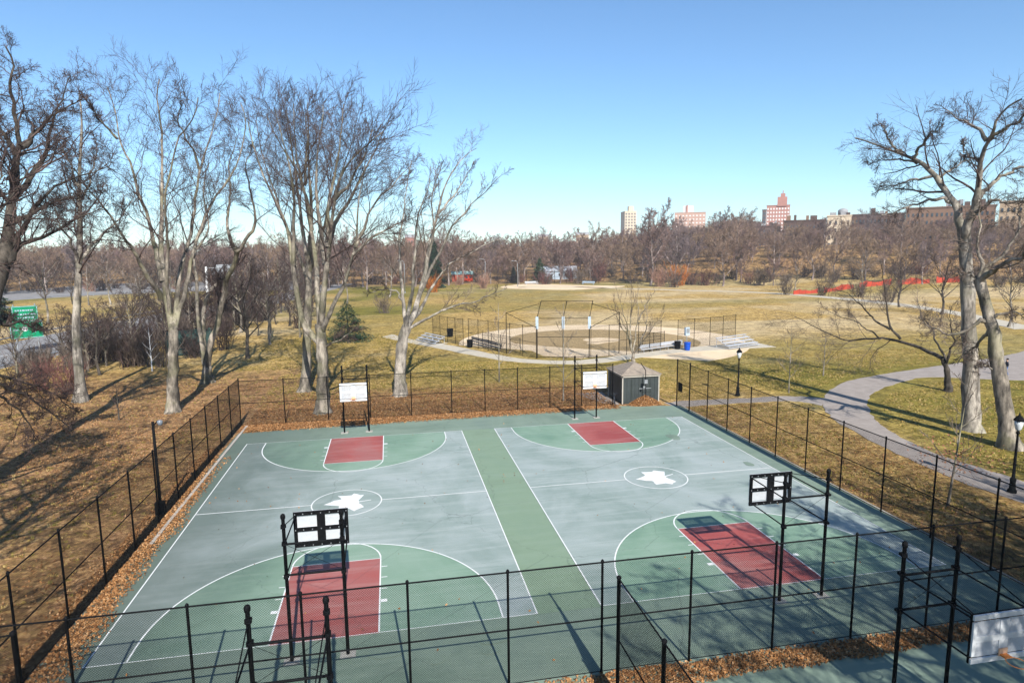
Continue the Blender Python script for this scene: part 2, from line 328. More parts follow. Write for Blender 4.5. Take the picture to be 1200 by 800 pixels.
path('shed_path', [(10.5,34.5),(11.3,31.5),(12,29.6)], [(13,34.5),(13,31.5),(12.9,29.6)], -.005, P_ASPH, 'paved strip beside the green shed', 3)
path('ballfield_path', [(-6,83),(-2.9,76),(.2,71.5),(3.4,66.0),(7,58.7),(10.4,54.0),(16,51.8),(24.3,54.6),(32.8,57.6),(44.3,59.6)], [(-7.5,80),(-4,73),(-1.4,69),(1.2,64.0),(4.7,57.6),(8.8,52.3),(16,49.2),(24,51.7),(31.5,54.2),(44.6,55.2)], 0, P_CONC, 'pale concrete path curving behind the backstop')
path('far_path', [(40,208),(56,209),(66,197),(87,172.5),(105,152.5),(112,121),(108,91),(96,62)], [(40,205),(55,206),(64,194.5),(85,170),(102.3,150),(107,118),(103.5,90),(91,62)], 0, P_CONC, 'pale path along the far edge of the ball field')
path('parkway', [(-49,30),(-51.6,60),(-49.6,74),(-48,88),(-44.5,104),(-37.7,140),(-30,190),(-20,260)], [(-70,30),(-66,60),(-64,80),(-62.5,100),(-59.5,120),(-54,150),(-43,190),(-33,260)], 0, ROADM, 'grey two lane parkway behind the trees')
path('parkway', [(-150,140),(-112,205),(-86,222),(-60,228),(-36,215)], [(-170,165),(-132,270),(-105,285),(-68,288),(-36,280)], 0, ROADM, 'wide grey far roadway at left below the wood')
pk = path('parking_lot', [(-118,140),(-100,122),(-84,100)], [(-160,190),(-130,200),(-104,168)], -.005, ROADM, 'paved lot left of the parkway with parked cars')
lm = [(-50.6-7.2+8.0*0,62)]
cl = smooth_line([(-58.8,60),(-56.8,77),(-55.2,94),(-52,112),(-45.8,145),(-36.5,190)], 10)
for i in range(0, len(cl)-1, 2):
    sheet_ = strip('lane_marking', [cl[i], cl[i+1]], .14, .006, C_LINE, bpy.data.objects['parkway'])
# ---- ball field
def blob(cx, cy, r, a0=0, a1=2*math.pi, n=64, amp=.04, seed=0):
    rs = random.Random(seed); ph = [rs.uniform(0, 6.3) for _ in range(4)]
    return [(cx+r*(1+amp*sum(math.sin((k+2)*a+ph[k]) for k in range(4))/2)*math.cos(a), cy+r*(1+amp*sum(math.sin((k+2)*a+ph[k]) for k in range(4))/2)*math.sin(a)) for a in np.linspace(a0, a1, n, endpoint=False)]
H_ = Vector((16.6,57.2)); ax_ = Vector((.60,.80)).normalized(); px_ = Vector((ax_.y,-ax_.x))
def fld(u, v): q = H_ + ax_*u + px_*v; return (q.x, q.y)
inf = [fld(-3.2,-2.5), fld(-3.2,2.5), fld(0,5.5)] + [fld(12+20.5*math.cos(a), 20.5*math.sin(a)) for a in np.linspace(2.15, -2.15, 60)] + [fld(0,-5.5)]
io = MB().prism(inf[::-1] if False else inf, -.08, -.012).build('infield', SAND); tag(io, 'sandy infield of the near ball field', kind='structure')
dg = [fld(4.0,2.5), fld(4.0,-2.5)][::-1] + [fld(13.2+12.2*math.cos(a), 14.0*math.sin(a)) for a in np.linspace(2.3, -2.3, 44)]
dm = plain('infield_turf', (.36,.265,.145), .95, .3, 1.5)
g_ = MB().prism(dg, -.05, -.006).build('infield_grass', dm, io)
MB().prism(blob(*fld(13,0), 2.6, seed=4), -.05, .004).build('pitching_mound', SAND, io)
MB().prism([fld(8.6,-.9), fld(8.8,.8), fld(12.5,2.0), fld(13.5,-1.6)], -.05, -.002).build('worn_patch', SAND, io)
MB().prism([fld(-.2,-.22),fld(-.2,.22),fld(.12,.22),fld(.3,0),fld(.12,-.22)], -.05, .0).build('home_plate', WHITEP, io)
i2 = MB().prism(blob(57,206,18,amp=.08,seed=3), -.08, -.0).build('infield', SAND); i2.scale = (1.15,1.35,1); i2.location = (-8.55,-68,0); tag(i2, 'small pale sandy infield of the far ball field', kind='structure')
# ================================================================ FENCES
def panel_mesh(w, h, pitch=.0707, wr=.0023):
    """woven wire of one bay, as crossing diagonal strands clipped to the bay"""
    v = []; f = []
    def strand(a, c):
        d = np.array(c)-np.array(a); L = np.hypot(*d)
        if L < .02: return
        n = np.array([-d[1], d[0]])/L*wr; b = len(v)
        for p in (a, c):
            v.append((p[0]+n[0], 0, p[1]+n[1])); v.append((p[0]-n[0], 0, p[1]-n[1])); v.append((p[0], wr*1.6, p[1]))
        for k in range(3): k2 = (k+1) % 3; f.append((b+k, b+k2, b+3+k2, b+3+k))
    o = -h
    while o < w:
        x0, z0 = (o, 0) if o > 0 else (0, -o); x1, z1 = (o+h, h) if o+h < w else (w, w-o)
        if x1 > x0: strand((x0,z0), (x1,z1)); strand((w-x0,z0), (w-x1,z1))
        o += pitch
    return mesh_np('mesh_panel', np.array(v), np.array(f))
PANELS = {}
def get_panel(w, h, pitch, wr):
    k = (round(w,2), round(h,2), pitch, wr)
    if k not in PANELS: me = panel_mesh(w, h, pitch, wr); me.materials.append(WIRE); PANELS[k] = me
    return PANELS[k]
POSTM = {}
def post_mesh(h, r):
    k = (round(h,2), r)
    if k not in POSTM:
        me = MB().lathe([(-.1,r),(h,r),(h+.02,r*1.35),(h+.06,r*1.3),(h+.1,r*.5)], n=10).mesh('post', True); me.materials.append(BLACK); POSTM[k] = me
    return POSTM[k]
def fence(pts, h, label, name='chain_link_fence', rails=(1,.5,.02), pr=.038, bay=3.0, z=0, pitch=.0707, wr=.0031, group=None, skip=()):
    root = empty(name, (pts[0][0], pts[0][1], z), 0, label, 'fence', group); o0 = Vector((pts[0][0], pts[0][1]))
    for k in range(len(pts)-1):
        a, c = Vector(pts[k][:2]), Vector(pts[k+1][:2]); L = (c-a).length; n = max(1, round(L/bay)); w = L/n; d = (c-a)/L; rz = math.atan2(d.y, d.x)
        for i in range(n + (1 if k == len(pts)-2 else 0)):
            q = a + d*w*i - o0
            p = link('post', post_mesh(h, pr), root); p.location = (q.x, q.y, 0)
        for i in range(n):
            if (k, i) in skip: continue
            q = a + d*w*i - o0
            p = link('mesh_panel', get_panel(w, h-.06, pitch, wr), root); p.location = (q.x, q.y, .05); p.rotation_euler = (0,0,rz)
        a_, c_ = a-o0, c-o0
        for fr, nm in zip(rails, ('top_rail','middle_rail','bottom_rail')):
            zz = fr*h
            MB().tube([(a_.x,a_.y,zz),(c_.x,c_.y,zz)], .024 if nm != 'bottom_rail' else .012, 6).build(nm, BLACK, root)
    return root
NY, FX, FY = -3.6, 17.66, 29.75
fence([(-FX,NY),(FX,NY)], 3.68, 'tall black chain link fence across the near end of the courts')
fence([(-FX,FY),(-FX,NY-9)], 3.66, 'tall black chain link fence along the left side of the courts')
fence([(-FX,FY),(-1.4,29.8),(12.3,29.5)], 3.5, 'tall black chain link fence across the far end of the courts', wr=.003)
fence([(FX,26.1),(FX,NY-9)], 3.8, 'tall black chain link fence along the right side of the courts')
gt = fence([(FX-.2,28.0),(FX,26.1)], 3.9, 'black chain link gate at the far right corner of the courts', name='fence_gate', bay=2, pr=.05); gt['category'] = 'gate'
MB().box((-.05,-.7,1.75), (.03,.75,.75)).build('notice_board', BLACK, gt)
fence([(.1,-4.75),(.1,-14)], 3.75, 'black chain link fence running towards the camera between the nearest courts', pr=.055)
fence([(-15.8,-3.9),(-19.5,-4.9)], 3.6, 'short chain link fence length at the bottom left corner', pr=.06, bay=4)
# camera pole and posts at the left fence
cp = empty('camera_pole', (-17.95,12.8,0), 0, 'thick black pole with a dome camera on the left fence', 'pole')
MB().tube([(0,0,-.1),(0,0,4.85)], [.085,.065], 10).build('pole', BLACK, cp, True); MB().box((0,-.02,.32), (.42,.36,.7)).build('base_box', BLACK, cp)
MB().tube([(0,0,4.6),(.25,-.1,4.9),(.38,-.15,4.85)], .03, 6).build('arm', BLACK, cp); MB().lathe([(-.18,.01),(-.15,.09),(-.05,.13),(.06,.13),(.1,.05)], (.38,-.15,4.85), 10).build('camera_dome', [plain('dome_grey',(.2,.22,.25),.2)], cp, True)
# ================================================================ HOOPS
RED = plain('rim_orange', (.66,.27,.12), .5); BOARDW = plain('board_white', (.60,.62,.64), .5, .08, 4); FOOT = plain('footing_concrete', (.36,.35,.32), .9, .25, 4)
def perf_mesh(w, h):
    mb = MB(); n = 26; m_ = 16
    for i in range(n): x = -w/2 + w*(i+.5)/n; mb.box((x,0,0), (w/n*.58,.006,h))
    for j in range(m_): z = -h/2 + h*(j+.5)/m_; mb.box((0,.003,z), (w,.006,h/m_*.36))
    me = mb.mesh('perforated_panel'); me.materials.append(plain('perforated_grey', (.56,.58,.61), .6, .08, 4)); return me
PERF = perf_mesh(.70, .43)
RIMM = None
def make_hoop():
    r = empty('basketball_hoop')
    PS, PZ = .885, 4.85     # half spacing of the two posts, height
    for s in (-1, 1):
        p = MB().lathe([(-.1,.058),(PZ,.055),(PZ+.03,.075),(PZ+.1,.08),(PZ+.16,.06),(PZ+.19,.01)], (s*PS,0,0), 12).build('post', BLACK, r, True)
        for z in (4.05, 2.95, 4.62): MB().lathe([(-.06,.06),(-.05,.085),(.05,.085),(.06,.06)], (s*PS,0,z), 10).box((s*PS,-.09,z), (.14,.06,.08)).build('collar', BLACK, p)
        for z in (4.02, 2.98): MB().tube([(s*PS,0,z),(s*(PS-.03),2.2,z)], .024, 6).build('support_arm', BLACK, r)
        MB().tube([(s*PS,0,4.62),(s*.8,2.2,4.1)], .016, 5).build('tie_rod', BLACK, r)
        MB().box((s*PS,0,.012), (.5,.4,.05)).build('footing', FOOT, r)
    for z in (4.02, 2.98): MB().tube([(-PS,0,z),(PS,0,z)], .036, 6).build('cross_bar', BLACK, r)
    MB().tube([(-PS,0,2.98),(PS,0,4.02)], .007, 4).tube([(PS,0,2.98),(-PS,0,4.02)], .007, 4).build('cross_cable', BLACK, r)
    bd = MB()
    Y = 2.25
    for z in (2.935, 3.51, 4.085): bd.box((0,Y,z), (1.83,.05,.13 if z != 3.51 else .16))
    for x in (-.865, 0, .865): bd.box((x,Y,3.255), (.1 if x else .26,.05,.38)); bd.box((x,Y,3.765), (.1 if x else .26,.05,.39))
    b_ = bd.build('backboard', BOARDW, r)
    fr = MB()
    for z in (2.93, 3.51, 4.09): fr.box((0,Y-.05,z), (1.86,.045,.14))
    for x in (-.87, 0, .87): fr.box((x,Y-.055,3.51), (.12 if x else .28,.05,1.28))
    fr.build('back_frame', BLACK, b_)
    bo = MB()
    for x in (-.87,-.6,-.3,0,.3,.6,.87):
        for z in (2.93,3.51,4.09): bo.box((x,Y-.09,z), (.03,.03,.03))
    bo.build('bolts', GALV, b_)['kind'] = 'stuff'
    for x in (-.47,.47):
        for z in (3.255,3.765): q = link('perforated_panel', PERF, b_); q.location = (x,Y,z)
    rim = MB().tube([(.23*math.cos(a), Y+.42+.23*math.sin(a), 3.05) for a in np.linspace(0, 2*math.pi, 25)], .012, 6, cap=False)
    rim.box((0,Y+.12,3.04), (.2,.16,.04)).build('rim', RED, r); MB().box((0,Y+.04,3.1), (.26,.02,.2)).build('rim_plate', plain('plate_tan',(.62,.42,.3),.6), r)
    return r
h0 = make_hoop()
HO = [((8.735,-1.05,0), 0, 'black hoop on the near end of the right court, its backboard facing away'),
      ((-8.74,-1.0,0), 0, 'black hoop on the near end of the left court, standing over the bright red lane'),
      ((-8.80,25.9,0), math.pi, 'hoop with white backboard facing the camera at the far end of the left court'),
      ((8.75,25.85,0), math.pi, 'hoop with white backboard facing the camera beside the green shed'),
      ((8.6,-6.7,0), math.pi, 'nearest hoop with big white backboard, cut off at the bottom right corner'),
      ((-8.72,-6.3,0), math.pi, 'nearest pair of hoop posts in front of the fence, cut off at the bottom left')]
for i, (l, rz, lab) in enumerate(HO):
    o = h0 if i == 0 else copy_tree(h0); o.location = l; o.rotation_euler = (0,0,rz); tag(o, lab, 'basketball hoop', 'basketball hoops on the courts')
# ================================================================ SHED, BICYCLE, POLE, LEAF HEAP
SHG = plain('shed_green', (.038,.046,.046), .6, .2, 2); SHD = plain('shed_dark', (.03,.04,.035), .7, .2, 2); TRIM = plain('shed_trim', (.42,.39,.34), .7, .15, 3)
SHR = plain('shed_shingle', (.28,.24,.2), .9, .25, 2.4)
sd = empty('storage_shed', (13.2,29.55,0), 0, 'dark green storage shed with a tan hipped roof behind the far right court corner', 'shed')
w_, d_, hh = 3.3, 3.5, 2.42
MB().box((w_/2,d_/2,hh/2), (w_-.1,d_-.1,hh)).build('wall', SHG, sd)
for x in (0,w_):
    for y in (0,d_): MB().box((x,y,hh/2), (.1,.1,hh)).build('corner_trim', TRIM, sd)
for i in range(9): MB().box((.22+i*.358,.035,1.18), (.325,.035,2.1)).build('wall_board', SHG, sd)
MB().box((w_/2,-.05,hh-.03), (w_+.2,.1,.15)).build('fascia', TRIM, sd); MB().box((-.03,d_/2,hh-.03), (.1,d_+.2,.14)).build('fascia', TRIM, sd)
for x in (.85,2.45): 
    dr = MB().box((x,.005,1.1), (.05,.04,2.0)).build('door_stile', SHD, sd)
MB().box((2.05,-.01,1.28), (1.1,.04,.05)).build('door_bar', GALV, sd); MB().box((2.2,-.01,1.0), (.8,.03,.04)).build('door_hasp', SHD, sd)
rf = MB(); e = .18; rh = .8; c0 = [(-e,-e),(w_+e,-e),(w_+e,d_+e),(-e,d_+e)]; a1, a2 = (w_/2,d_*.42), (w_/2,d_*.58)
N = 9
for i in range(N):       # shingle courses, each proud of the next
    u0, u1 = i/N, (i+1)/N
    def at(u, k): q = c0[k]; a = a1 if k < 2 else a2; return (q[0]+(a[0]-q[0])*u, q[1]+(a[1]-q[1])*u)
    L0 = [at(u0,k) for k in range(4)]; L1 = [at(u1,k) for k in range(4)]; z0, z1 = hh+.06+rh*u0, hh+.06+rh*u1
    for k in range(4):
        k2 = (k+1) % 4; rf.poly([(*L0[k],z0+.03),(*L0[k2],z0+.03),(*L1[k2],z1),(*L1[k],z1)]); rf.poly([(*L0[k],z0-.01),(*L0[k2],z0-.01),(*L0[k2],z0+.03),(*L0[k],z0+.03)])
rf.poly([(*q,hh+.05) for q in reversed(c0)]); ro = rf.build('roof', SHR, sd)
for k in range(4): a = a1 if k < 2 else a2; MB().tube([(*c0[k],hh+.1),(*a,hh+.06+rh+.02)], .035, 5).build('hip_cap', SHR, ro)
gp = empty('gooseneck_pole', (15.05,29.0,0), 0, 'thin black pole with bent top and grey box in front of the shed', 'pole')
MB().tube([(0,0,-.1),(0,0,2.95),(-.12,0,3.15),(-.45,0,3.6)], .035, 8).build('pole', BLACK, gp); MB().box((0,-.07,2.0), (.28,.12,.32)).build('meter_box', GALV, gp); MB().box((-.15,-.05,1.55), (.16,.1,.12)).build('switch_box', GALV, gp)
bk = empty('bicycle', (12.35,29.2,0), R(75), 'dark bicycle leaning beside the left wall of the green shed', 'bicycle'); TYRE = plain('tyre_rubber', (.02,.02,.022), .8); FRM = plain('bike_frame', (.06,.07,.09), .35)
for x in (-.52,.52):
    wh = MB().tube([(x+.32*math.cos(a), 0, .34+.32*math.sin(a)) for a in np.linspace(0, 2*math.pi, 29)], .022, 6, cap=False).build('wheel', TYRE, bk)
    sp_ = MB()
    for a in np.linspace(0, math.pi, 9)[:-1]: sp_.tube([(x-.31*math.cos(a),0,.34-.31*math.sin(a)),(x+.31*math.cos(a),0,.34+.31*math.sin(a))], .003, 3)
    sp_.build('spokes', GALV, wh)['kind'] = 'stuff'
MB().tube([(-.52,0,.34),(-.05,0,.3),(.4,0,.78),(-.18,0,.82),(-.05,0,.3)], .018, 6).tube([(-.52,0,.34),(-.18,0,.8)], .014, 6).tube([(.52,0,.34),(.36,0,.95)], .018, 6).build('frame', FRM, bk)
MB().tube([(.3,-.28,.98),(.36,0,.98),(.3,.28,.98)], .014, 6).build('handlebar', FRM, bk); MB().tube([(-.18,0,.8),(-.21,0,.93)], .014, 6).box((-.22,0,.95), (.26,.13,.05)).build('saddle', TYRE, bk)
# ================================================================ LAMPS
GLASS = plain('lantern_glass', (.62,.66,.68), .15, .05, 4)
def make_lamp():
    r = empty('park_lamp')
    MB().lathe([(-.05,.22),(.12,.22),(.2,.16),(.55,.13),(.75,.15),(.85,.08),(3.2,.05),(3.25,.09),(3.32,.09),(3.4,.05)], n=12).build('post', BLACK, r, True)
    MB().lathe([(3.4,.07),(3.5,.14),(3.75,.2),(3.95,.21)], n=10).build('lantern', GLASS, r, True)
    MB().lathe([(3.95,.26),(4.02,.24),(4.15,.14),(4.25,.05),(4.4,.015)], n=12).build('lantern_cap', BLACK, r, True)
    for k in range(4): a = k*math.pi/2+.4; MB().tube([(.1*math.cos(a),.1*math.sin(a),3.42),(.22*math.cos(a),.22*math.sin(a),3.96)], .012, 4).build('lantern_rib', BLACK, r)
    return r
l0 = make_lamp()
for i, (l, lab) in enumerate([((26.35,6.0,0), 'black park lamp beside the footpath at the right edge'), ((24.4,30.2,0), 'black park lamp on the lawn right of the shed and gate'), ((87,66,0), 'small far park lamp beside the far right path')]):
    o = l0 if i == 0 else copy_tree(l0); o.location = l; tag(o, lab, 'lamp post', 'park lamps')
def street_lamp(x, y, h, rz, lab):
    r = empty('street_lamp', (x,y,gz(x,y)), rz, lab, 'street lamp', 'tall street lamps by the far road')
    MB().tube([(0,0,-.1),(0,0,h-1.2),(.15,0,h-.5),(.6,0,h-.1),(1.6,0,h)], [.13,.1,.08,.07,.06], 8).build('mast', GALV, r, True); MB().box((1.9,0,h), (.75,.3,.14)).build('lamp_head', GALV, r); MB().lathe([(-.05,.25),(.35,.2)], n=8).build('base', GALV, r)
street_lamp(41,212,9.6,R(180),'tall curved street lamp just left of the far evergreen'); street_lamp(31,226,10.2,R(180),'tall curved street lamp standing left of the far sandy infield'); street_lamp(-1,190,10.5,R(180),'tall curved street lamp rising behind the leaning pale tree')
# ================================================================ BALL FIELD FURNITURE
def railed(pts, h, lab): return fence(pts, h, lab, bay=2.4, pr=.035, pitch=.12, wr=.0035, rails=(1,.5,.02))
railed([(.2,75.2),(3.9,67.4)], 3.7, 'chain link fence of the left dugout on the ball field'); railed([(4.5,66.2),(8.9,58.6),(11.4,54.3)], 3.9, 'chain link fence between the left bench and the backstop')
railed([(17.9,52.8),(23,54.0),(28.6,56.3)], 3.9, 'chain link fence between the backstop and the right bench'); railed([(31.4,57.2),(36.9,58.8),(42.2,61.4)], 3.8, 'chain link fence of the right dugout beside the bleachers')
railed([(6.5,66.5),(10.3,58.8)], 1.9, 'low brown railing fence in front of the left bench'); railed([(25,57.6),(31,60.5)], 1.9, 'low railing fence in front of the right bench')
PAD = plain('faded_pad', (.42,.5,.58), .7, .2, 3)
bs = empty('backstop', (14.7,53.9,0), R(-14), 'tall black baseball backstop with overhanging top and faded blue pads', 'backstop')
for x in (-3.2,0,3.2):
    p = MB().tube([(x,0,-.1),(x,0,4.9),(x+.5,1.4,6.9)], .06, 8).build('post', BLACK, bs); MB().box((x,-.06,4.35), (.34,.12,1.5)).build('pad', PAD, p)
for z, y, dx in ((6.9,1.4,.5),(4.9,0,0),(2.6,0,0),(.1,0,0)): MB().tube([(-3.2+dx,y,z),(3.2+dx,y,z)], .035, 6).build('rail', BLACK, bs)
for i in (-1,0):
    q = link('mesh_panel', get_panel(3.2, 4.8, .12, .0035), bs); q.location = (i*3.2,0,.05)
    q = link('mesh_panel', get_panel(3.2, 2.4, .12, .0035), bs); q.location = (i*3.2+.1,.02,4.92); q.rotation_euler = (R(-35),0,0)
for s in (-1,1):
    MB().tube([(s*3.2+.3,1.0,6.6),(s*7.2,3.2,5.3)], .035, 6).tube([(s*3.2,0,3.7),(s*7.2,3.2,5.3)], .035, 6).tube([(s*7.2,3.2,0),(s*7.2,3.2,5.3)], .05, 8).build('wing_brace', BLACK, bs)
NAVY = plain('bench_navy', (.03,.05,.085), .5); ALU = plain('aluminium', (.62,.64,.68), .4, .12, 3, .3)
def bench(x, y, rz, L, mt, lab, n):
    r = empty('team_bench', (x,y,0), rz, lab, 'bench', 'team benches at the ball field')
    for k in range(2): MB().box((0,-.1+k*.2,.46), (L,.17,.05)).build('seat_plank', mt, r)
    for k in range(2): MB().box((0,.28,.68+k*.22), (L,.04,.18)).build('back_plank', mt, r)
    for k in range(n): xx = -L/2+.3+k*(L-.6)/(n-1); MB().tube([(xx,-.2,0),(xx,-.15,.43),(xx,.2,.43),(xx,.3,.98)], .025, 6).tube([(xx,.3,0),(xx,.18,.43)], .025, 6).build('leg', BLACK if mt is NAVY else ALU, r)
bench(6.55,65.2,R(-71),9.0,NAVY,'long navy team bench on the path left of the backstop',7); bench(29.0,56.4,R(24),8.2,ALU,'long silver team bench right of the backstop',6)
def bleacher(x, y, rz, L, rows, lab):
    r = empty('bleacher', (x,y,0), rz, lab, 'bleachers', 'aluminium bleachers at the ball field')
    for k in range(rows):
        MB().box((0,k*.62,.42+k*.3), (L,.26,.05)).build('seat_plank', ALU, r); MB().box((0,k*.62-.28,.18+k*.3), (L,.24,.04)).build('foot_plank', ALU, r)
    for k in range(4):
        xx = -L/2+.3+k*(L-.6)/3; MB().tube([(xx,-.4,.02),(xx,rows*.62,.02)], .03, 5).tube([(xx,-.3,.1),(xx,rows*.62-.4,.12+rows*.3)], .03, 5).tube([(xx,rows*.62-.5,0),(xx,rows*.62-.5,.1+rows*.3)], .03, 5).build('frame', ALU, r)
    return r
bleacher(40.2,56.0,R(24),6.5,4,'silver bleachers on the lawn right of the blue bin'); bleacher(-.9,72.0,R(-66),6.0,3,'low silver bleachers at the left end of the ball field path')
BLUE = plain('bin_blue', (.02,.09,.5), .45)
def bin_(x, y, mt, lab, s=1.0):
    r = empty('trash_bin', (x,y,0), 0, lab, 'bin'); r.scale = (s,s,s)
    MB().lathe([(0,.34),(.08,.36),(.95,.42),(1.0,.45),(1.04,.45),(1.05,.40),(.9,.38)], n=16).build('drum', mt, r, True); MB().lathe([(.3,.39),(.34,.40),(.38,.39)], n=16).lathe([(.65,.41),(.69,.42),(.73,.41)], n=16).build('rib', mt, r)
bin_(32.0,55.6,BLUE,'bright blue trash bin between the silver bench and the bleachers'); bin_(31.2,56.8,BLACK,'black trash bin just behind the blue bin'); bin_(4.6,65.6,BLACK,'black trash bin at the left end of the navy bench'); bin_(3.0,77.5,BLACK,'black trash bin at the left edge of the sandy infield',1.2)
sb = empty('scoreboard_box', (32.9,57.6,0), R(20), 'small grey green box on a post behind the blue bin', 'box'); MB().tube([(0,0,0),(0,0,1.8)], .05, 6).build('post', GALV, sb); MB().box((0,0,2.2), (.7,.3,1.1)).build('cabinet', PAD, sb); MB().box((0,-.17,2.3), (.5,.04,.6)).build('door', GALV, sb)
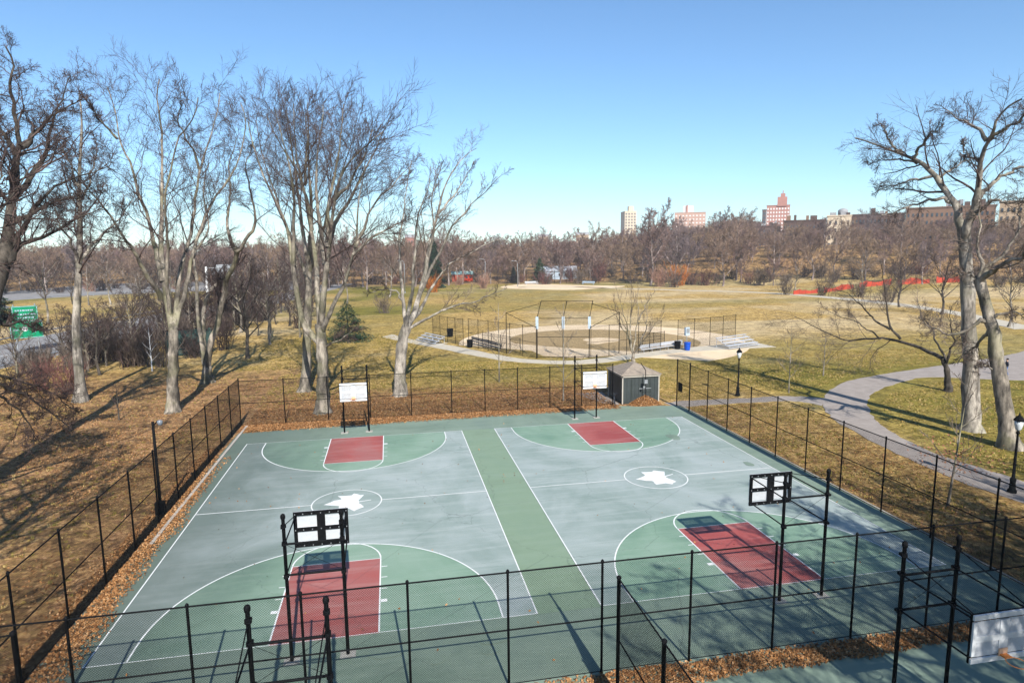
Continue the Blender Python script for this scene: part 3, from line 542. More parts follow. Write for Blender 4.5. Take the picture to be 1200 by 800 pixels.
# far ball field
f2 = fence([(44,226),(52,231),(60,230),(68,224),(74,216)], 5.2, 'distant chain link backstop behind the small sandy infield', name='backstop_fence', bay=4, pr=.09, pitch=.5, wr=.012); f2['category'] = 'fence'
for x, y, rz, mt, lab in ((49,224,R(10),ALU,'white bench left of the distant sandy infield'),(69.5,215.5,R(-48),PAD,'blue grey bench right of the distant sandy infield')):
    r = empty('team_bench', (x,y,0), rz, lab, 'bench'); MB().box((0,0,.55), (5.5,.5,.12)).build('seat_plank', mt, r); MB().box((0,.3,1.0), (5.5,.08,.5)).build('back_plank', mt, r); MB().box((-2.3,0,.25), (.15,.4,.5)).build('leg', mt, r); MB().box((2.3,0,.25), (.15,.4,.5)).build('leg', mt, r)
HERO={
 'T2':[
(0.52,0.4,[(-24.39,35.88,-0.2),(-24.29,35.92,1.61),(-24.14,35.96,3.64),(-23.98,36.02,5.58),(-23.88,36.05,6.94)]),
(0.34,0.05,[(-23.91,36.04,6.51),(-24.31,36.9,8.09),(-24.9,37.7,9.92),(-25.15,38.61,12.14),(-25.41,39.51,14.69),(-25.26,40.55,18.02),(-25.25,41.54,20.61),(-25.44,42.47,23.38),(-25.85,43.33,25.19),(-26.27,44.18,27.22),(-26.07,45.24,29.17)]),
(0.24,0.04,[(-25.1,37.63,9.42),(-25.47,36.59,11.2),(-25.79,35.57,12.41),(-26.16,34.53,13.97),(-26.45,33.51,15.33),(-26.9,32.44,16.86),(-27.34,31.38,18.0),(-27.63,30.37,19.08)]),
(0.22,0.04,[(-24.94,37.69,10.86),(-25.43,38.52,13.01),(-25.96,39.34,14.69),(-26.62,40.12,17.26),(-27.35,40.88,19.78),(-28.07,41.64,21.61),(-29.06,42.31,23.27),(-29.32,43.22,25.01),(-30.01,43.99,26.74),(-30.41,44.85,28.33)]),
(0.12,0.03,[(-29.06,42.31,23.27),(-29.58,41.25,24.25),(-30.1,40.19,25.36),(-30.32,39.23,26.14)]),
(0.27,0.04,[(-23.91,36.04,6.51),(-23.86,37.2,9.06),(-23.61,38.43,11.75),(-23.23,39.69,14.24),(-22.99,40.91,16.36),(-22.86,42.1,18.16),(-22.8,43.27,20.86),(-22.05,44.66,24.02),(-21.4,46.01,26.24),(-21.36,47.17,28.47)]),
(0.13,0.03,[(-22.8,43.27,20.86),(-22.92,42.31,22.5),(-23.26,41.27,23.41),(-23.42,40.29,24.78),(-22.8,39.57,26.47)]),
(0.24,0.04,[(-23.84,36.06,6.65),(-23.64,36.69,7.36),(-23.0,37.46,9.89),(-22.52,38.18,12.54),(-21.83,38.96,15.53),(-20.86,39.84,17.95),(-19.52,40.83,19.94),(-18.75,41.64,22.29),(-18.1,42.42,24.51),(-18.56,42.83,26.72)]),
(0.2,0.04,[(-24.28,36.91,7.65),(-23.98,36.04,10.56),(-23.59,35.19,13.01),(-23.17,34.36,15.68),(-22.8,33.51,17.07),(-22.01,32.8,20.41),(-20.92,32.18,22.07),(-19.69,31.6,22.9),(-19.02,30.85,24.34)]),
 ],
 'T2b':[
(0.55,0.42,[(-24.88,48.37,-0.2),(-24.86,48.38,1.16),(-24.83,48.39,2.14)]),
(0.32,0.16,[(-24.93,48.36,1.8),(-25.26,49.45,4.59),(-25.55,50.56,6.81),(-24.88,51.92,9.32),(-24.11,53.32,10.38),(-23.33,54.71,11.2)]),
(0.36,0.22,[(-24.77,48.4,1.96),(-23.92,47.72,4.51),(-22.84,47.1,7.32),(-22.07,46.39,9.53),(-21.21,45.71,11.26),(-20.52,44.98,12.67),(-20.27,44.13,13.59)]),
(0.2,0.04,[(-20.29,44.13,13.32),(-21.04,44.99,14.79),(-21.4,45.96,16.21),(-21.24,47.07,17.59),(-21.19,48.15,19.58),(-21.47,49.14,22.27),(-20.92,50.36,24.73)]),
(0.2,0.04,[(-20.29,44.13,13.32),(-19.63,43.84,13.71),(-18.54,43.68,15.18),(-18.07,43.34,16.24),(-18.14,42.86,17.31),(-18.44,42.31,19.04),(-18.42,41.85,21.34),(-17.67,41.59,23.0)]),
(0.26,0.05,[(-24.98,48.35,2.16),(-25.56,49.22,6.41),(-25.76,50.19,9.43),(-25.95,51.17,12.68),(-25.73,52.26,13.93),(-24.95,53.5,15.02),(-25.22,54.45,17.06),(-25.69,55.35,19.87),(-25.3,56.49,23.2)]),
 ],
 'T1':[
(0.48,0.05,[(-34.03,42.05,-0.2),(-34.01,42.06,1.58),(-33.97,42.08,3.77),(-33.83,42.14,7.4),(-33.43,42.32,10.51),(-33.06,42.48,13.31),(-32.79,42.6,15.93),(-32.66,42.66,18.31),(-32.57,42.7,20.15),(-32.24,42.84,22.78),(-31.88,43.01,25.22),(-31.95,42.97,27.14)]),
(0.2,0.03,[(-33.17,42.43,12.7),(-32.66,43.21,13.53),(-31.85,44.11,14.84),(-31.17,44.96,15.72),(-30.37,45.86,17.02),(-29.54,46.78,18.43)]),
(0.16,0.03,[(-33.2,42.42,12.33),(-33.29,41.25,14.56),(-33.5,40.04,16.32),(-33.22,39.04,18.35)]),
(0.14,0.03,[(-32.72,42.63,17.57),(-32.28,43.84,19.54),(-32.0,44.98,21.56),(-31.93,46.03,23.77)]),
(0.14,0.03,[(-32.63,42.67,18.68),(-32.78,42.08,20.8),(-33.04,41.45,22.03),(-33.05,40.92,23.52)]),
 ],
 'T3':[
(0.56,0.46,[(-11.84,32.64,-0.2),(-11.82,32.64,0.94),(-11.73,32.65,3.45),(-11.7,32.65,5.8),(-11.73,32.65,7.35)]),
(0.34,0.04,[(-11.81,32.64,5.81),(-12.43,33.06,6.41),(-13.19,33.47,6.95),(-13.59,33.92,9.26),(-13.77,34.39,12.12),(-13.99,34.86,14.15),(-14.2,35.32,15.22),(-14.9,35.74,16.99),(-15.96,36.11,19.51),(-16.48,36.54,20.98),(-17.02,36.98,22.33),(-17.14,37.45,24.02)]),
(0.2,0.03,[(-13.77,34.39,12.12),(-13.47,33.77,14.61),(-13.28,33.15,16.61),(-13.27,32.5,18.54),(-13.38,31.84,20.63),(-13.83,31.15,22.66),(-13.9,30.49,23.82)]),
(0.3,0.04,[(-11.74,32.65,7.07),(-11.89,33.64,10.15),(-12.0,34.64,12.66),(-12.26,35.62,15.01),(-12.78,36.57,16.48),(-12.9,37.56,18.92),(-13.97,38.46,20.96),(-14.82,39.37,22.14),(-15.66,40.29,23.7),(-16.3,41.23,25.34)]),
(0.34,0.04,[(-11.68,32.66,7.07),(-11.38,31.81,8.74),(-10.96,30.97,11.62),(-10.45,30.14,13.91),(-10.38,29.27,14.98),(-9.79,28.45,16.99),(-9.15,27.63,18.92),(-8.23,26.85,19.99),(-6.99,26.1,20.76),(-6.03,25.33,21.28)]),
(0.24,0.03,[(-10.93,30.97,12.21),(-11.15,31.63,14.21),(-11.42,32.27,16.56),(-11.44,32.95,19.93),(-11.06,33.67,22.48),(-10.8,34.37,24.89)]),
(0.24,0.03,[(-11.63,32.66,6.64),(-11.25,31.84,7.43),(-10.37,31.07,9.18),(-9.36,30.31,10.88),(-8.89,29.5,12.47),(-8.44,28.68,13.75),(-8.14,27.85,16.28),(-7.72,27.03,18.21),(-7.38,26.2,19.87)]),
(0.15,0.03,[(-8.45,28.68,13.5),(-7.68,29.27,15.29),(-6.79,29.87,17.12),(-5.12,30.56,18.61),(-4.27,31.16,19.8)]),
(0.13,0.02,[(-8.63,28.66,12.99),(-7.38,28.09,14.05),(-5.98,27.54,14.9),(-4.29,27.03,15.61),(-3.19,26.45,15.89)]),
(0.22,0.03,[(-10.45,30.14,13.91),(-9.92,30.86,15.56),(-8.01,31.73,18.71),(-6.45,32.56,21.72),(-5.86,33.29,23.26)]),
(0.2,0.03,[(-12.26,35.62,15.01),(-12.54,35.04,17.5),(-12.94,34.44,19.89),(-13.05,33.88,22.47),(-12.91,33.34,24.75)]),
(0.22,0.03,[(-10.59,30.13,13.53),(-10.64,31.54,16.51),(-9.73,33.05,20.29),(-9.42,34.5,23.39),(-9.22,35.93,25.27)]),
(0.14,0.03,[(-11.65,32.66,4.88),(-11.26,32.46,5.6),(-9.87,32.37,6.2),(-9.36,32.19,6.76),(-9.06,31.98,7.13)]),
(0.16,0.03,[(-12.9,37.56,18.92),(-12.77,38.21,21.5),(-12.44,38.87,23.86),(-12.53,39.49,26.22)]),
(0.16,0.03,[(-9.79,28.45,16.99),(-8.7,27.41,18.06),(-7.58,26.38,19.43),(-6.77,25.32,21.53)]),
 ],
 'T3b':[
(0.5,0.3,[(-14.44,41.64,-0.2),(-14.29,41.66,1.08),(-14.12,41.68,2.81),(-13.89,41.71,5.77),(-13.57,41.75,9.73),(-13.39,41.78,12.37)]),
(0.24,0.04,[(-13.4,41.78,12.05),(-14.17,43.51,16.08),(-14.68,45.28,21.05),(-15.22,47.04,25.76),(-15.54,48.83,27.65)]),
(0.26,0.04,[(-13.4,41.78,12.05),(-12.7,40.39,16.7),(-12.6,38.93,21.04),(-12.49,37.47,25.07)]),
(0.2,0.03,[(-13.57,41.75,10.46),(-14.49,43.33,12.85),(-16.04,44.82,16.96),(-17.45,46.32,21.15),(-18.32,47.9,24.62),(-18.66,49.56,26.77)]),
(0.2,0.03,[(-13.45,41.77,11.25),(-12.07,40.47,14.39),(-10.72,39.17,18.13),(-8.99,37.92,22.04),(-8.24,36.54,24.48)]),
 ],
 'T4':[
(0.6,0.5,[(-5.44,37.58,-0.2),(-5.39,37.58,1.45),(-5.35,37.58,2.65),(-5.2,37.57,4.55),(-4.68,37.57,6.42)]),
(0.22,0.03,[(-4.84,37.57,5.96),(-4.72,38.63,8.85),(-5.1,39.69,10.7),(-5.08,40.74,13.23),(-4.54,41.8,16.47),(-4.09,42.85,19.44),(-3.48,43.9,21.84)]),
(0.24,0.03,[(-4.69,37.57,6.11),(-4.15,36.89,8.96),(-3.97,36.22,10.82),(-3.75,35.55,13.8),(-3.26,34.88,16.38),(-2.36,34.2,18.88),(-2.23,33.53,20.2)]),
(0.34,0.03,[(-4.68,37.57,6.27),(-3.98,38.67,7.4),(-3.24,39.76,9.38),(-2.28,40.86,12.56),(-1.27,41.95,16.47),(-0.1,43.04,19.82),(0.9,44.14,21.94),(2.08,45.23,22.91),(3.29,46.32,23.77)]),
(0.2,0.03,[(-3.24,39.76,9.22),(-2.12,38.66,11.95),(-0.25,37.55,15.32),(1.21,36.45,17.37),(2.6,35.34,18.25),(3.64,34.24,19.51)]),
(0.22,0.03,[(-4.16,38.67,6.92),(-3.46,39.81,7.43),(-2.03,40.95,9.61),(-0.22,42.09,11.85),(2.68,43.21,13.5),(5.68,44.34,14.52)]),
(0.17,0.03,[(-4.53,37.57,6.1),(-2.69,36.64,7.39),(-1.21,35.72,8.05),(0.45,34.8,8.54),(1.92,33.88,9.02),(3.58,32.95,9.93)]),
(0.12,0.03,[(-4.73,38.63,8.69),(-5.47,38.92,9.48),(-6.24,39.21,9.79),(-7.18,39.5,9.64),(-8.13,39.8,9.33)]),
(0.16,0.03,[(-2.28,40.86,12.56),(-1.78,39.93,15.1),(-2.0,39.0,18.16),(-1.06,38.07,21.1)]),
(0.14,0.03,[(-1.27,41.95,16.47),(0.31,42.45,18.3),(1.93,42.95,20.57),(2.7,43.46,22.01)]),
 ],
 'R1':[
(0.62,0.42,[(34.84,16.49,-0.25),(34.75,16.58,1.44),(34.69,16.65,2.75),(34.46,16.9,6.07),(34.25,17.13,9.17),(33.99,17.42,12.17),(33.86,17.55,13.72)]),
(0.36,0.05,[(33.89,17.52,13.37),(33.96,18.08,14.93),(33.83,18.86,16.24),(33.53,19.81,17.84),(33.29,20.71,18.79),(32.92,21.75,19.75),(32.5,22.83,20.4),(31.86,24.17,21.1),(31.18,25.54,21.77)]),
(0.15,0.03,[(33.83,18.86,16.24),(33.41,18.89,16.42),(32.62,19.34,16.45),(31.63,20.0,16.07),(30.7,20.6,15.56),(29.97,20.98,15.33)]),
(0.12,0.03,[(33.3,20.06,18.23),(32.75,21.39,18.0),(32.3,22.61,17.74),(31.86,23.82,17.46)]),
(0.15,0.03,[(32.96,21.7,19.69),(32.88,21.21,20.32),(32.95,20.56,20.84),(32.9,20.04,21.41),(33.06,19.28,21.69)]),
(0.13,0.03,[(33.49,19.86,17.96),(33.95,19.63,18.37),(34.45,19.35,18.58),(34.93,19.1,19.09),(35.39,18.86,19.28)]),
(0.12,0.03,[(32.78,22.53,20.13),(32.16,22.66,20.75),(31.67,22.65,21.29),(31.13,22.69,21.95),(30.59,22.73,22.6)]),
(0.1,0.03,[(33.2,21.44,19.26),(32.73,22.61,19.75),(32.17,23.88,19.92),(31.88,24.86,19.55)]),
(0.36,0.05,[(33.89,17.52,13.49),(33.64,17.12,14.54),(33.51,16.57,15.84),(33.22,16.2,17.73),(32.92,15.85,18.92),(32.69,15.42,19.86),(32.57,14.87,20.28),(32.33,14.45,21.13),(32.31,13.8,21.68),(32.51,12.9,21.98)]),
(0.15,0.03,[(32.72,15.39,19.9),(32.79,15.96,20.57),(32.8,16.59,21.03),(32.77,17.26,21.5),(32.71,17.98,21.98),(32.51,18.83,22.75)]),
(0.16,0.03,[(32.8,15.3,20.08),(32.8,14.67,20.25),(32.84,13.98,20.55),(32.97,13.21,21.17),(33.01,12.53,21.52)]),
(0.22,0.03,[(33.55,16.53,16.12),(34.05,16.62,16.82),(34.87,16.36,17.48),(35.66,16.14,18.03),(36.46,15.9,18.41),(37.51,15.38,18.88)]),
(0.2,0.03,[(33.75,16.99,14.88),(33.61,16.32,15.31),(33.66,15.44,16.09),(34.1,14.13,15.83),(34.36,13.03,16.07)]),
(0.1,0.03,[(32.92,15.85,18.92),(32.89,16.39,18.9),(32.83,16.97,19.37),(32.85,17.45,20.09)]),
 ],
 'R2':[
(0.58,0.34,[(33.55,12.38,-0.21),(33.44,12.51,0.8),(33.19,12.8,2.86),(32.9,13.15,4.75),(32.68,13.4,7.03),(32.36,13.79,8.69),(32.12,14.07,9.96),(31.96,14.26,10.96)]),
(0.17,0.03,[(31.96,14.26,10.96),(32.26,14.43,12.23),(32.31,14.88,13.73),(32.64,15.02,14.57),(32.64,15.53,15.82)]),
(0.24,0.05,[(31.96,14.25,10.79),(31.7,13.58,11.37),(31.5,12.81,11.72),(31.64,11.66,12.11),(31.43,10.9,12.68),(31.48,9.85,13.47)]),
(0.16,0.03,[(32.07,14.13,11.07),(32.61,14.0,12.01),(33.2,13.82,12.61),(33.73,13.71,13.53),(34.05,13.84,15.16),(34.45,13.88,16.52)]),
(0.18,0.03,[(32.44,13.69,8.13),(31.87,13.66,8.26),(31.28,13.66,8.17),(30.54,13.83,7.62),(29.77,14.05,7.42),(28.81,14.47,7.77),(27.99,14.75,8.33)]),
(0.16,0.03,[(32.58,13.53,7.75),(32.59,14.21,7.16),(32.68,14.8,6.44),(32.7,15.48,5.86),(32.81,16.04,5.05)]),
(0.14,0.03,[(32.51,13.61,8.03),(32.54,13.24,8.73),(32.73,12.67,8.94),(32.96,12.07,8.83),(33.26,11.38,9.1)]),
(0.1,0.03,[(31.96,14.25,10.79),(31.92,14.89,11.33),(31.89,15.5,11.19),(31.83,16.15,11.64)]),
(0.1,0.03,[(32.89,13.16,4.91),(32.39,13.35,5.36),(31.85,13.59,5.34),(31.44,13.66,4.89)]),
 ],
 'R3':[
(0.3,0.22,[(43.83,27.41,-0.2),(43.73,27.52,1.02),(43.68,27.57,2.04),(43.36,27.9,3.03)]),
(0.2,0.03,[(43.41,27.85,2.96),(43.41,28.71,3.14),(43.33,29.65,3.32),(43.07,30.77,3.82),(42.8,31.9,4.17),(42.17,33.42,4.24),(41.0,35.48,3.88),(40.47,36.88,3.23),(39.92,38.31,3.87),(39.45,39.65,4.46),(38.84,41.14,4.97),(38.25,42.6,5.5)]),
(0.14,0.03,[(42.63,32.09,4.23),(41.62,32.45,5.23),(41.11,32.3,7.51),(40.44,32.33,10.31),(39.82,32.3,11.86)]),
(0.12,0.03,[(41.68,32.39,5.15),(41.01,33.69,5.96),(40.44,34.88,7.31),(39.81,36.14,8.45),(39.02,37.56,8.73)]),
(0.14,0.03,[(43.61,27.64,2.59),(43.42,27.25,3.21),(43.36,26.73,4.84),(42.7,26.83,6.24),(42.5,26.44,7.79)]),
(0.12,0.03,[(43.5,27.75,2.81),(43.66,28.85,3.99),(43.83,29.94,5.45),(43.91,31.12,6.54),(44.21,32.08,7.94)]),
(0.09,0.02,[(41.76,33.84,4.12),(40.65,34.33,5.04),(39.53,34.83,5.88),(38.44,35.3,6.13),(37.03,36.09,7.13)]),
 ],
 'B7':[
(0.19,0.16,[(21.46,47.89,-0.2),(21.45,47.89,0.7),(21.44,47.9,1.31)]),
(0.11,0.015,[(21.44,47.9,1.21),(21.48,48.87,3.28),(21.78,49.74,5.9),(21.98,50.64,8.35),(22.39,51.47,9.52)]),
(0.1,0.015,[(21.35,47.93,1.3),(20.73,47.23,3.22),(19.99,46.58,5.46),(19.18,45.96,7.08),(18.33,45.35,8.55)]),
(0.1,0.015,[(21.44,47.9,1.41),(22.06,48.72,2.97),(22.76,49.51,5.39),(22.92,50.52,7.32),(23.45,51.38,9.3)]),
(0.1,0.015,[(21.54,47.86,1.21),(21.92,47.3,2.17),(22.38,46.71,3.03),(23.01,46.06,4.26),(23.53,45.44,5.47),(23.96,44.86,6.37)]),
(0.09,0.015,[(21.92,47.3,2.17),(22.67,47.65,3.39),(23.05,48.15,5.01),(23.24,48.73,7.74)]),
(0.08,0.015,[(20.83,47.19,2.92),(19.82,47.01,3.96),(18.9,46.79,5.57),(18.0,46.57,6.77)]),
(0.08,0.015,[(22.77,49.51,4.88),(23.61,49.81,6.55),(24.65,50.04,7.82),(25.33,50.4,8.29)]),
(0.08,0.015,[(20.92,47.16,2.73),(20.31,46.96,4.25),(19.44,46.87,5.55),(18.48,46.81,7.51)]),
 ],
 'T0':[
(0.62,0.45,[(-29.38,17.35,-0.27),(-29.71,18.32,0.87),(-29.78,19.44,3.52),(-29.67,20.68,6.75),(-29.46,21.97,10.13),(-29.33,23.22,12.37),(-29.4,24.34,13.66)]),
(0.4,0.05,[(-29.5,24.28,13.29),(-29.4,24.9,15.0),(-29.22,25.56,17.58),(-29.05,26.22,19.6),(-29.03,26.79,20.66),(-29.41,27.12,22.3),(-29.73,27.48,23.79),(-29.64,28.09,25.58),(-29.99,28.43,26.78)]),
(0.25,0.03,[(-29.38,25.47,16.62),(-28.8,26.32,17.77),(-28.34,27.11,19.22),(-28.04,27.79,20.38),(-27.85,28.41,22.08),(-27.4,29.19,23.85),(-27.12,29.86,25.36)]),
(0.22,0.03,[(-28.94,26.29,20.02),(-28.45,27.05,20.77),(-27.82,27.89,21.98),(-27.1,28.79,22.97),(-26.27,29.76,23.91)]),
(0.25,0.03,[(-29.51,23.11,11.86),(-28.66,23.96,13.44),(-27.61,24.93,14.3),(-25.9,26.3,15.7),(-24.9,27.24,16.21)]),
(0.22,0.03,[(-29.5,24.28,13.29),(-28.96,25.3,14.74),(-28.34,26.36,16.69),(-27.47,27.58,17.91),(-26.58,28.81,18.62),(-25.27,30.3,19.4)]),
(0.24,0.03,[(-29.68,24.18,12.88),(-30.12,24.43,15.24),(-30.41,24.76,18.36),(-30.51,25.22,21.39),(-30.36,25.82,23.96)]),
(0.2,0.03,[(-29.05,26.22,19.6),(-29.54,26.21,20.35),(-29.96,26.25,21.1),(-30.38,26.28,22.59)]),
(0.2,0.03,[(-29.35,24.93,15.16),(-28.66,25.81,15.84),(-27.77,26.8,16.45),(-26.83,27.83,17.21),(-25.61,29.03,17.43)]),
(0.16,0.03,[(-29.57,21.91,9.63),(-28.99,22.69,8.75),(-28.58,23.36,9.19),(-28.25,23.98,8.41),(-27.71,24.73,8.58)]),
(0.15,0.03,[(-29.67,20.68,6.75),(-29.11,21.36,5.47),(-28.39,22.13,4.74),(-27.86,22.79,3.91),(-27.31,23.46,2.82),(-26.81,24.1,1.76)]),
(0.13,0.03,[(-29.78,20.61,6.27),(-29.13,21.54,4.49),(-28.77,22.3,3.75),(-28.64,22.92,2.49),(-28.72,23.41,1.24)]),
(0.12,0.03,[(-29.58,20.73,6.99),(-29.12,21.51,6.06),(-28.38,22.46,5.53),(-27.47,23.5,4.38),(-26.51,24.58,2.83)]),
 ],
}
# ================================================================ TREES
def tubes(P, Rr, sides):
    """P (N,k,3), Rr (N,k) -> verts, quads of N tapered tubes"""
    N, k, _ = P.shape; T = np.empty_like(P); T[:,1:-1] = P[:,2:]-P[:,:-2]; T[:,0] = P[:,1]-P[:,0]; T[:,-1] = P[:,-1]-P[:,-2]
    T /= np.linalg.norm(T, axis=2, keepdims=True)+1e-9
    ref = np.where(np.abs(T[:,:1,2:]) < .85, np.array([0,0,1.]), np.array([1.,0,0])); ref = np.broadcast_to(ref, P.shape)
    U = np.cross(T, ref); U /= np.linalg.norm(U, axis=2, keepdims=True)+1e-9; V = np.cross(T, U)
    a = np.arange(sides)*2*np.pi/sides; c, s = np.cos(a), np.sin(a)
    v = P[:,:,None,:] + Rr[:,:,None,None]*(U[:,:,None,:]*c[None,None,:,None] + V[:,:,None,:]*s[None,None,:,None])
    base = (np.arange(N)*k*sides)[:,None,None] + (np.arange(k-1)*sides)[None,:,None]; j = np.arange(sides)[None,None,:]; j2 = (j+1) % sides
    f = np.stack([base+j, base+j2, base+sides+j2, base+sides+j], -1).reshape(-1, 4)
    return v.reshape(-1, 3), f
def joinparts(parts):
    vs, fs, o = [], [], 0
    for v, f in parts: vs.append(v); fs.append(f+o); o += len(v)
    return np.concatenate(vs), np.concatenate(fs)
def spawn(rg, P, Rr, L, m, tmin, ang, lr, k, wander, trop, rmin, rfac=.42, tapl=.4, lmax=99):
    N, k0, _ = P.shape
    t = tmin + (1-tmin)*((np.arange(m)[None,:] + rg.random((N,m)))/m); t = np.minimum(t, .995)
    x = t*(k0-1); i = np.floor(x).astype(int); u = (x-i)[...,None]; n = np.arange(N)[:,None]
    A, B = P[n,i], P[n,i+1]; base = A*(1-u)+B*u; T = B-A; T /= np.linalg.norm(T, axis=2, keepdims=True)+1e-9
    rb = Rr[n,i]*(1-u[...,0]) + Rr[n,i+1]*u[...,0]
    q = rg.normal(size=T.shape); q -= (q*T).sum(2, keepdims=True)*T; q /= np.linalg.norm(q, axis=2, keepdims=True)+1e-9
    a = np.radians(ang)*(.65+.7*rg.random((N,m,1))); d = np.cos(a)*T + np.sin(a)*q; d[...,2] += trop; d /= np.linalg.norm(d, axis=2, keepdims=True)
    ln = np.minimum(L[:,None]*lr*(1-tapl*t)*(.55+.8*rg.random((N,m))), lmax)
    r0 = np.maximum(rb*rfac*(.6+.5*rg.random((N,m))), rmin)
    M = N*m; d = d.reshape(M,3); ln = ln.ravel(); r0 = r0.ravel(); p = base.reshape(M,3); Q = np.empty((M,k,3)); Q[:,0] = p; st = (ln/(k-1))[:,None]
    for s in range(1, k):
        Q[:,s] = Q[:,s-1] + d*st; d = d + rg.normal(size=d.shape)*wander; d[:,2] += trop*.5; d /= np.linalg.norm(d, axis=1, keepdims=True)
    tp = np.linspace(1, .35, k)[None,:]; return Q, np.maximum(r0[:,None]*tp, rmin*.6), ln
def resample(pts, k, jit, rg):
    pts = np.array(pts, float); d = np.r_[0, np.cumsum(np.linalg.norm(np.diff(pts, axis=0), axis=1))]; s = np.linspace(0, d[-1], k)
    q = np.stack([np.interp(s, d, pts[:,c]) for c in range(3)], 1)
    for _ in range(2): q[1:-1] = (q[:-2]+2*q[1:-1]+q[2:])/4
    n = rg.normal(size=q.shape)*jit; n[0] = 0; n[1:-1] = (n[:-2]+n[1:-1]+n[2:])/2; return q+n, d[-1]
def grow_tree(limbs, seed, lv, k=22, jit=.05, trunk_children=False, flare=1.0, gz0=None):
    """limbs: (r0,r1,points); first = trunk. lv: list of spawn settings. returns trunk mesh data, crown mesh data"""
    rg = np.random.default_rng(seed); P, Q, L = [], [], []
    for i, (r0, r1, pts) in enumerate(limbs):
        q, l = resample(pts, k, jit*(.35 if i == 0 else 1), rg); r = r1 + (r0*.88-r1*.8)*(1-np.linspace(0, 1, k))**1.5 if i else r0*.92 + (r1*.9-r0*.92)*np.linspace(0, 1, k)
        if i == 0: r = r*(1+.75*flare*np.exp(-(q[:,2]-q[0,2])/.55)); 
        P.append(q); Q.append(r); L.append(l)
    P, Q, L = np.array(P), np.array(Q), np.array(L)
    Q = Q*(1+rg.normal(size=Q.shape)*.035); tr = [tubes(P, Q, 11)]; tr[0] = (tr[0][0] + rg.normal(size=tr[0][0].shape)*np.repeat(Q.ravel(), 11)[:,None]*.06, tr[0][1])
    if not trunk_children: P, Q, L = P[1:], Q[1:], L[1:]
    cr = []
    for j, s in enumerate(lv):
        sd = 5 if j == 0 else 3
        P, Q, L = spawn(rg, P, Q, L, **s); (tr if s.get('intrunk') else cr).append(tubes(P, Q, sd))
    return joinparts(tr), joinparts(cr)
def LV(ks=None, tapl=(.62,.45,.4), m=(12,8,6), lr=(.36,.5,.5), ang=(42,42,40), trop=(.12,.08,.06), wander=(.16,.2,.22), rmin=(.02,.011,.008), tmin=(.28,.15,.1), lmax=(6,3,1.4)):
    ks = ks or (7,5,3,3)
    return [dict(m=m[i], tmin=tmin[i], ang=ang[i], lr=lr[i], k=ks[i], wander=wander[i], trop=trop[i], rmin=rmin[i], lmax=lmax[i], tapl=tapl[i]) for i in range(len(m))]
def plant_tree(name, data, loc, mats, label, cat='tree', group=None):
    (tv, tf), (cv, cf) = data; r = empty(name, loc, 0, label, cat, group); o = np.array(loc)
    a = mesh_np('trunk', tv-o, tf, smooth=True); a.materials.append(mats[0]); link('trunk', a, r)
    c = mesh_np('crown', cv-o, cf, smooth=True); c.materials.append(mats[1]); link('crown', c, r); return r
HK = (7,5,2)
HB = {'T2':(-24.4,35.9), 'T2b':(-24.9,48.4), 'T1':(-34.1,42.0), 'T3':(-11.9,32.6), 'T3b':(-14.4,41.6), 'T4':(-5.4,37.6), 'R1':(34.8,16.5), 'R2':(33.5,12.5), 'R3':(43.8,27.4), 'B7':(21.5,47.9), 'T0':(-29.3,17.4)}
elm = LV(ks=HK, tapl=(.5,.4,.4), m=(14,10,8), ang=(40,38,36), trop=(.07,.08,.08), wander=(.1,.14,.16), lr=(.42,.52,.5), rmin=(.02,.0125,.0085), lmax=(5.2,3.0,1.6))
oak = LV(ks=HK, m=(13,9,6), ang=(50,46,42), trop=(.05,.03,.02), wander=(.15,.13,.1), lr=(.42,.6,.6), rmin=(.02,.0125,.0085), lmax=(6,3.4,1.9))
mid = LV(ks=HK, m=(14,10,11), ang=(42,42,40), wander=(.2,.24,.26), rmin=(.02,.0125,.0085), lmax=(6,3.4,1.6))
loose = LV(ks=HK, m=(12,10,10), ang=(36,38,38), trop=(.14,.1,.06), wander=(.14,.18,.2), lr=(.3,.4,.42), rmin=(.018,.0115,.008), lmax=(4.5,2.2,1.1))
T0LV = LV(ks=HK, m=(24,10,10), ang=(52,48,46), trop=(.08,.05,.03), wander=(.24,.28,.28), rmin=(.02,.0125,.0085), lmax=(6.5,3.4,1.7), tmin=(.2,.12,.1))
T1LV = LV(ks=HK, m=(22,10,10), ang=(50,45,44), trop=(.1,.05,.03), wander=(.22,.26,.26), rmin=(.02,.0125,.0085), lmax=(5.5,3,1.5), tmin=(.42,.15,.1))
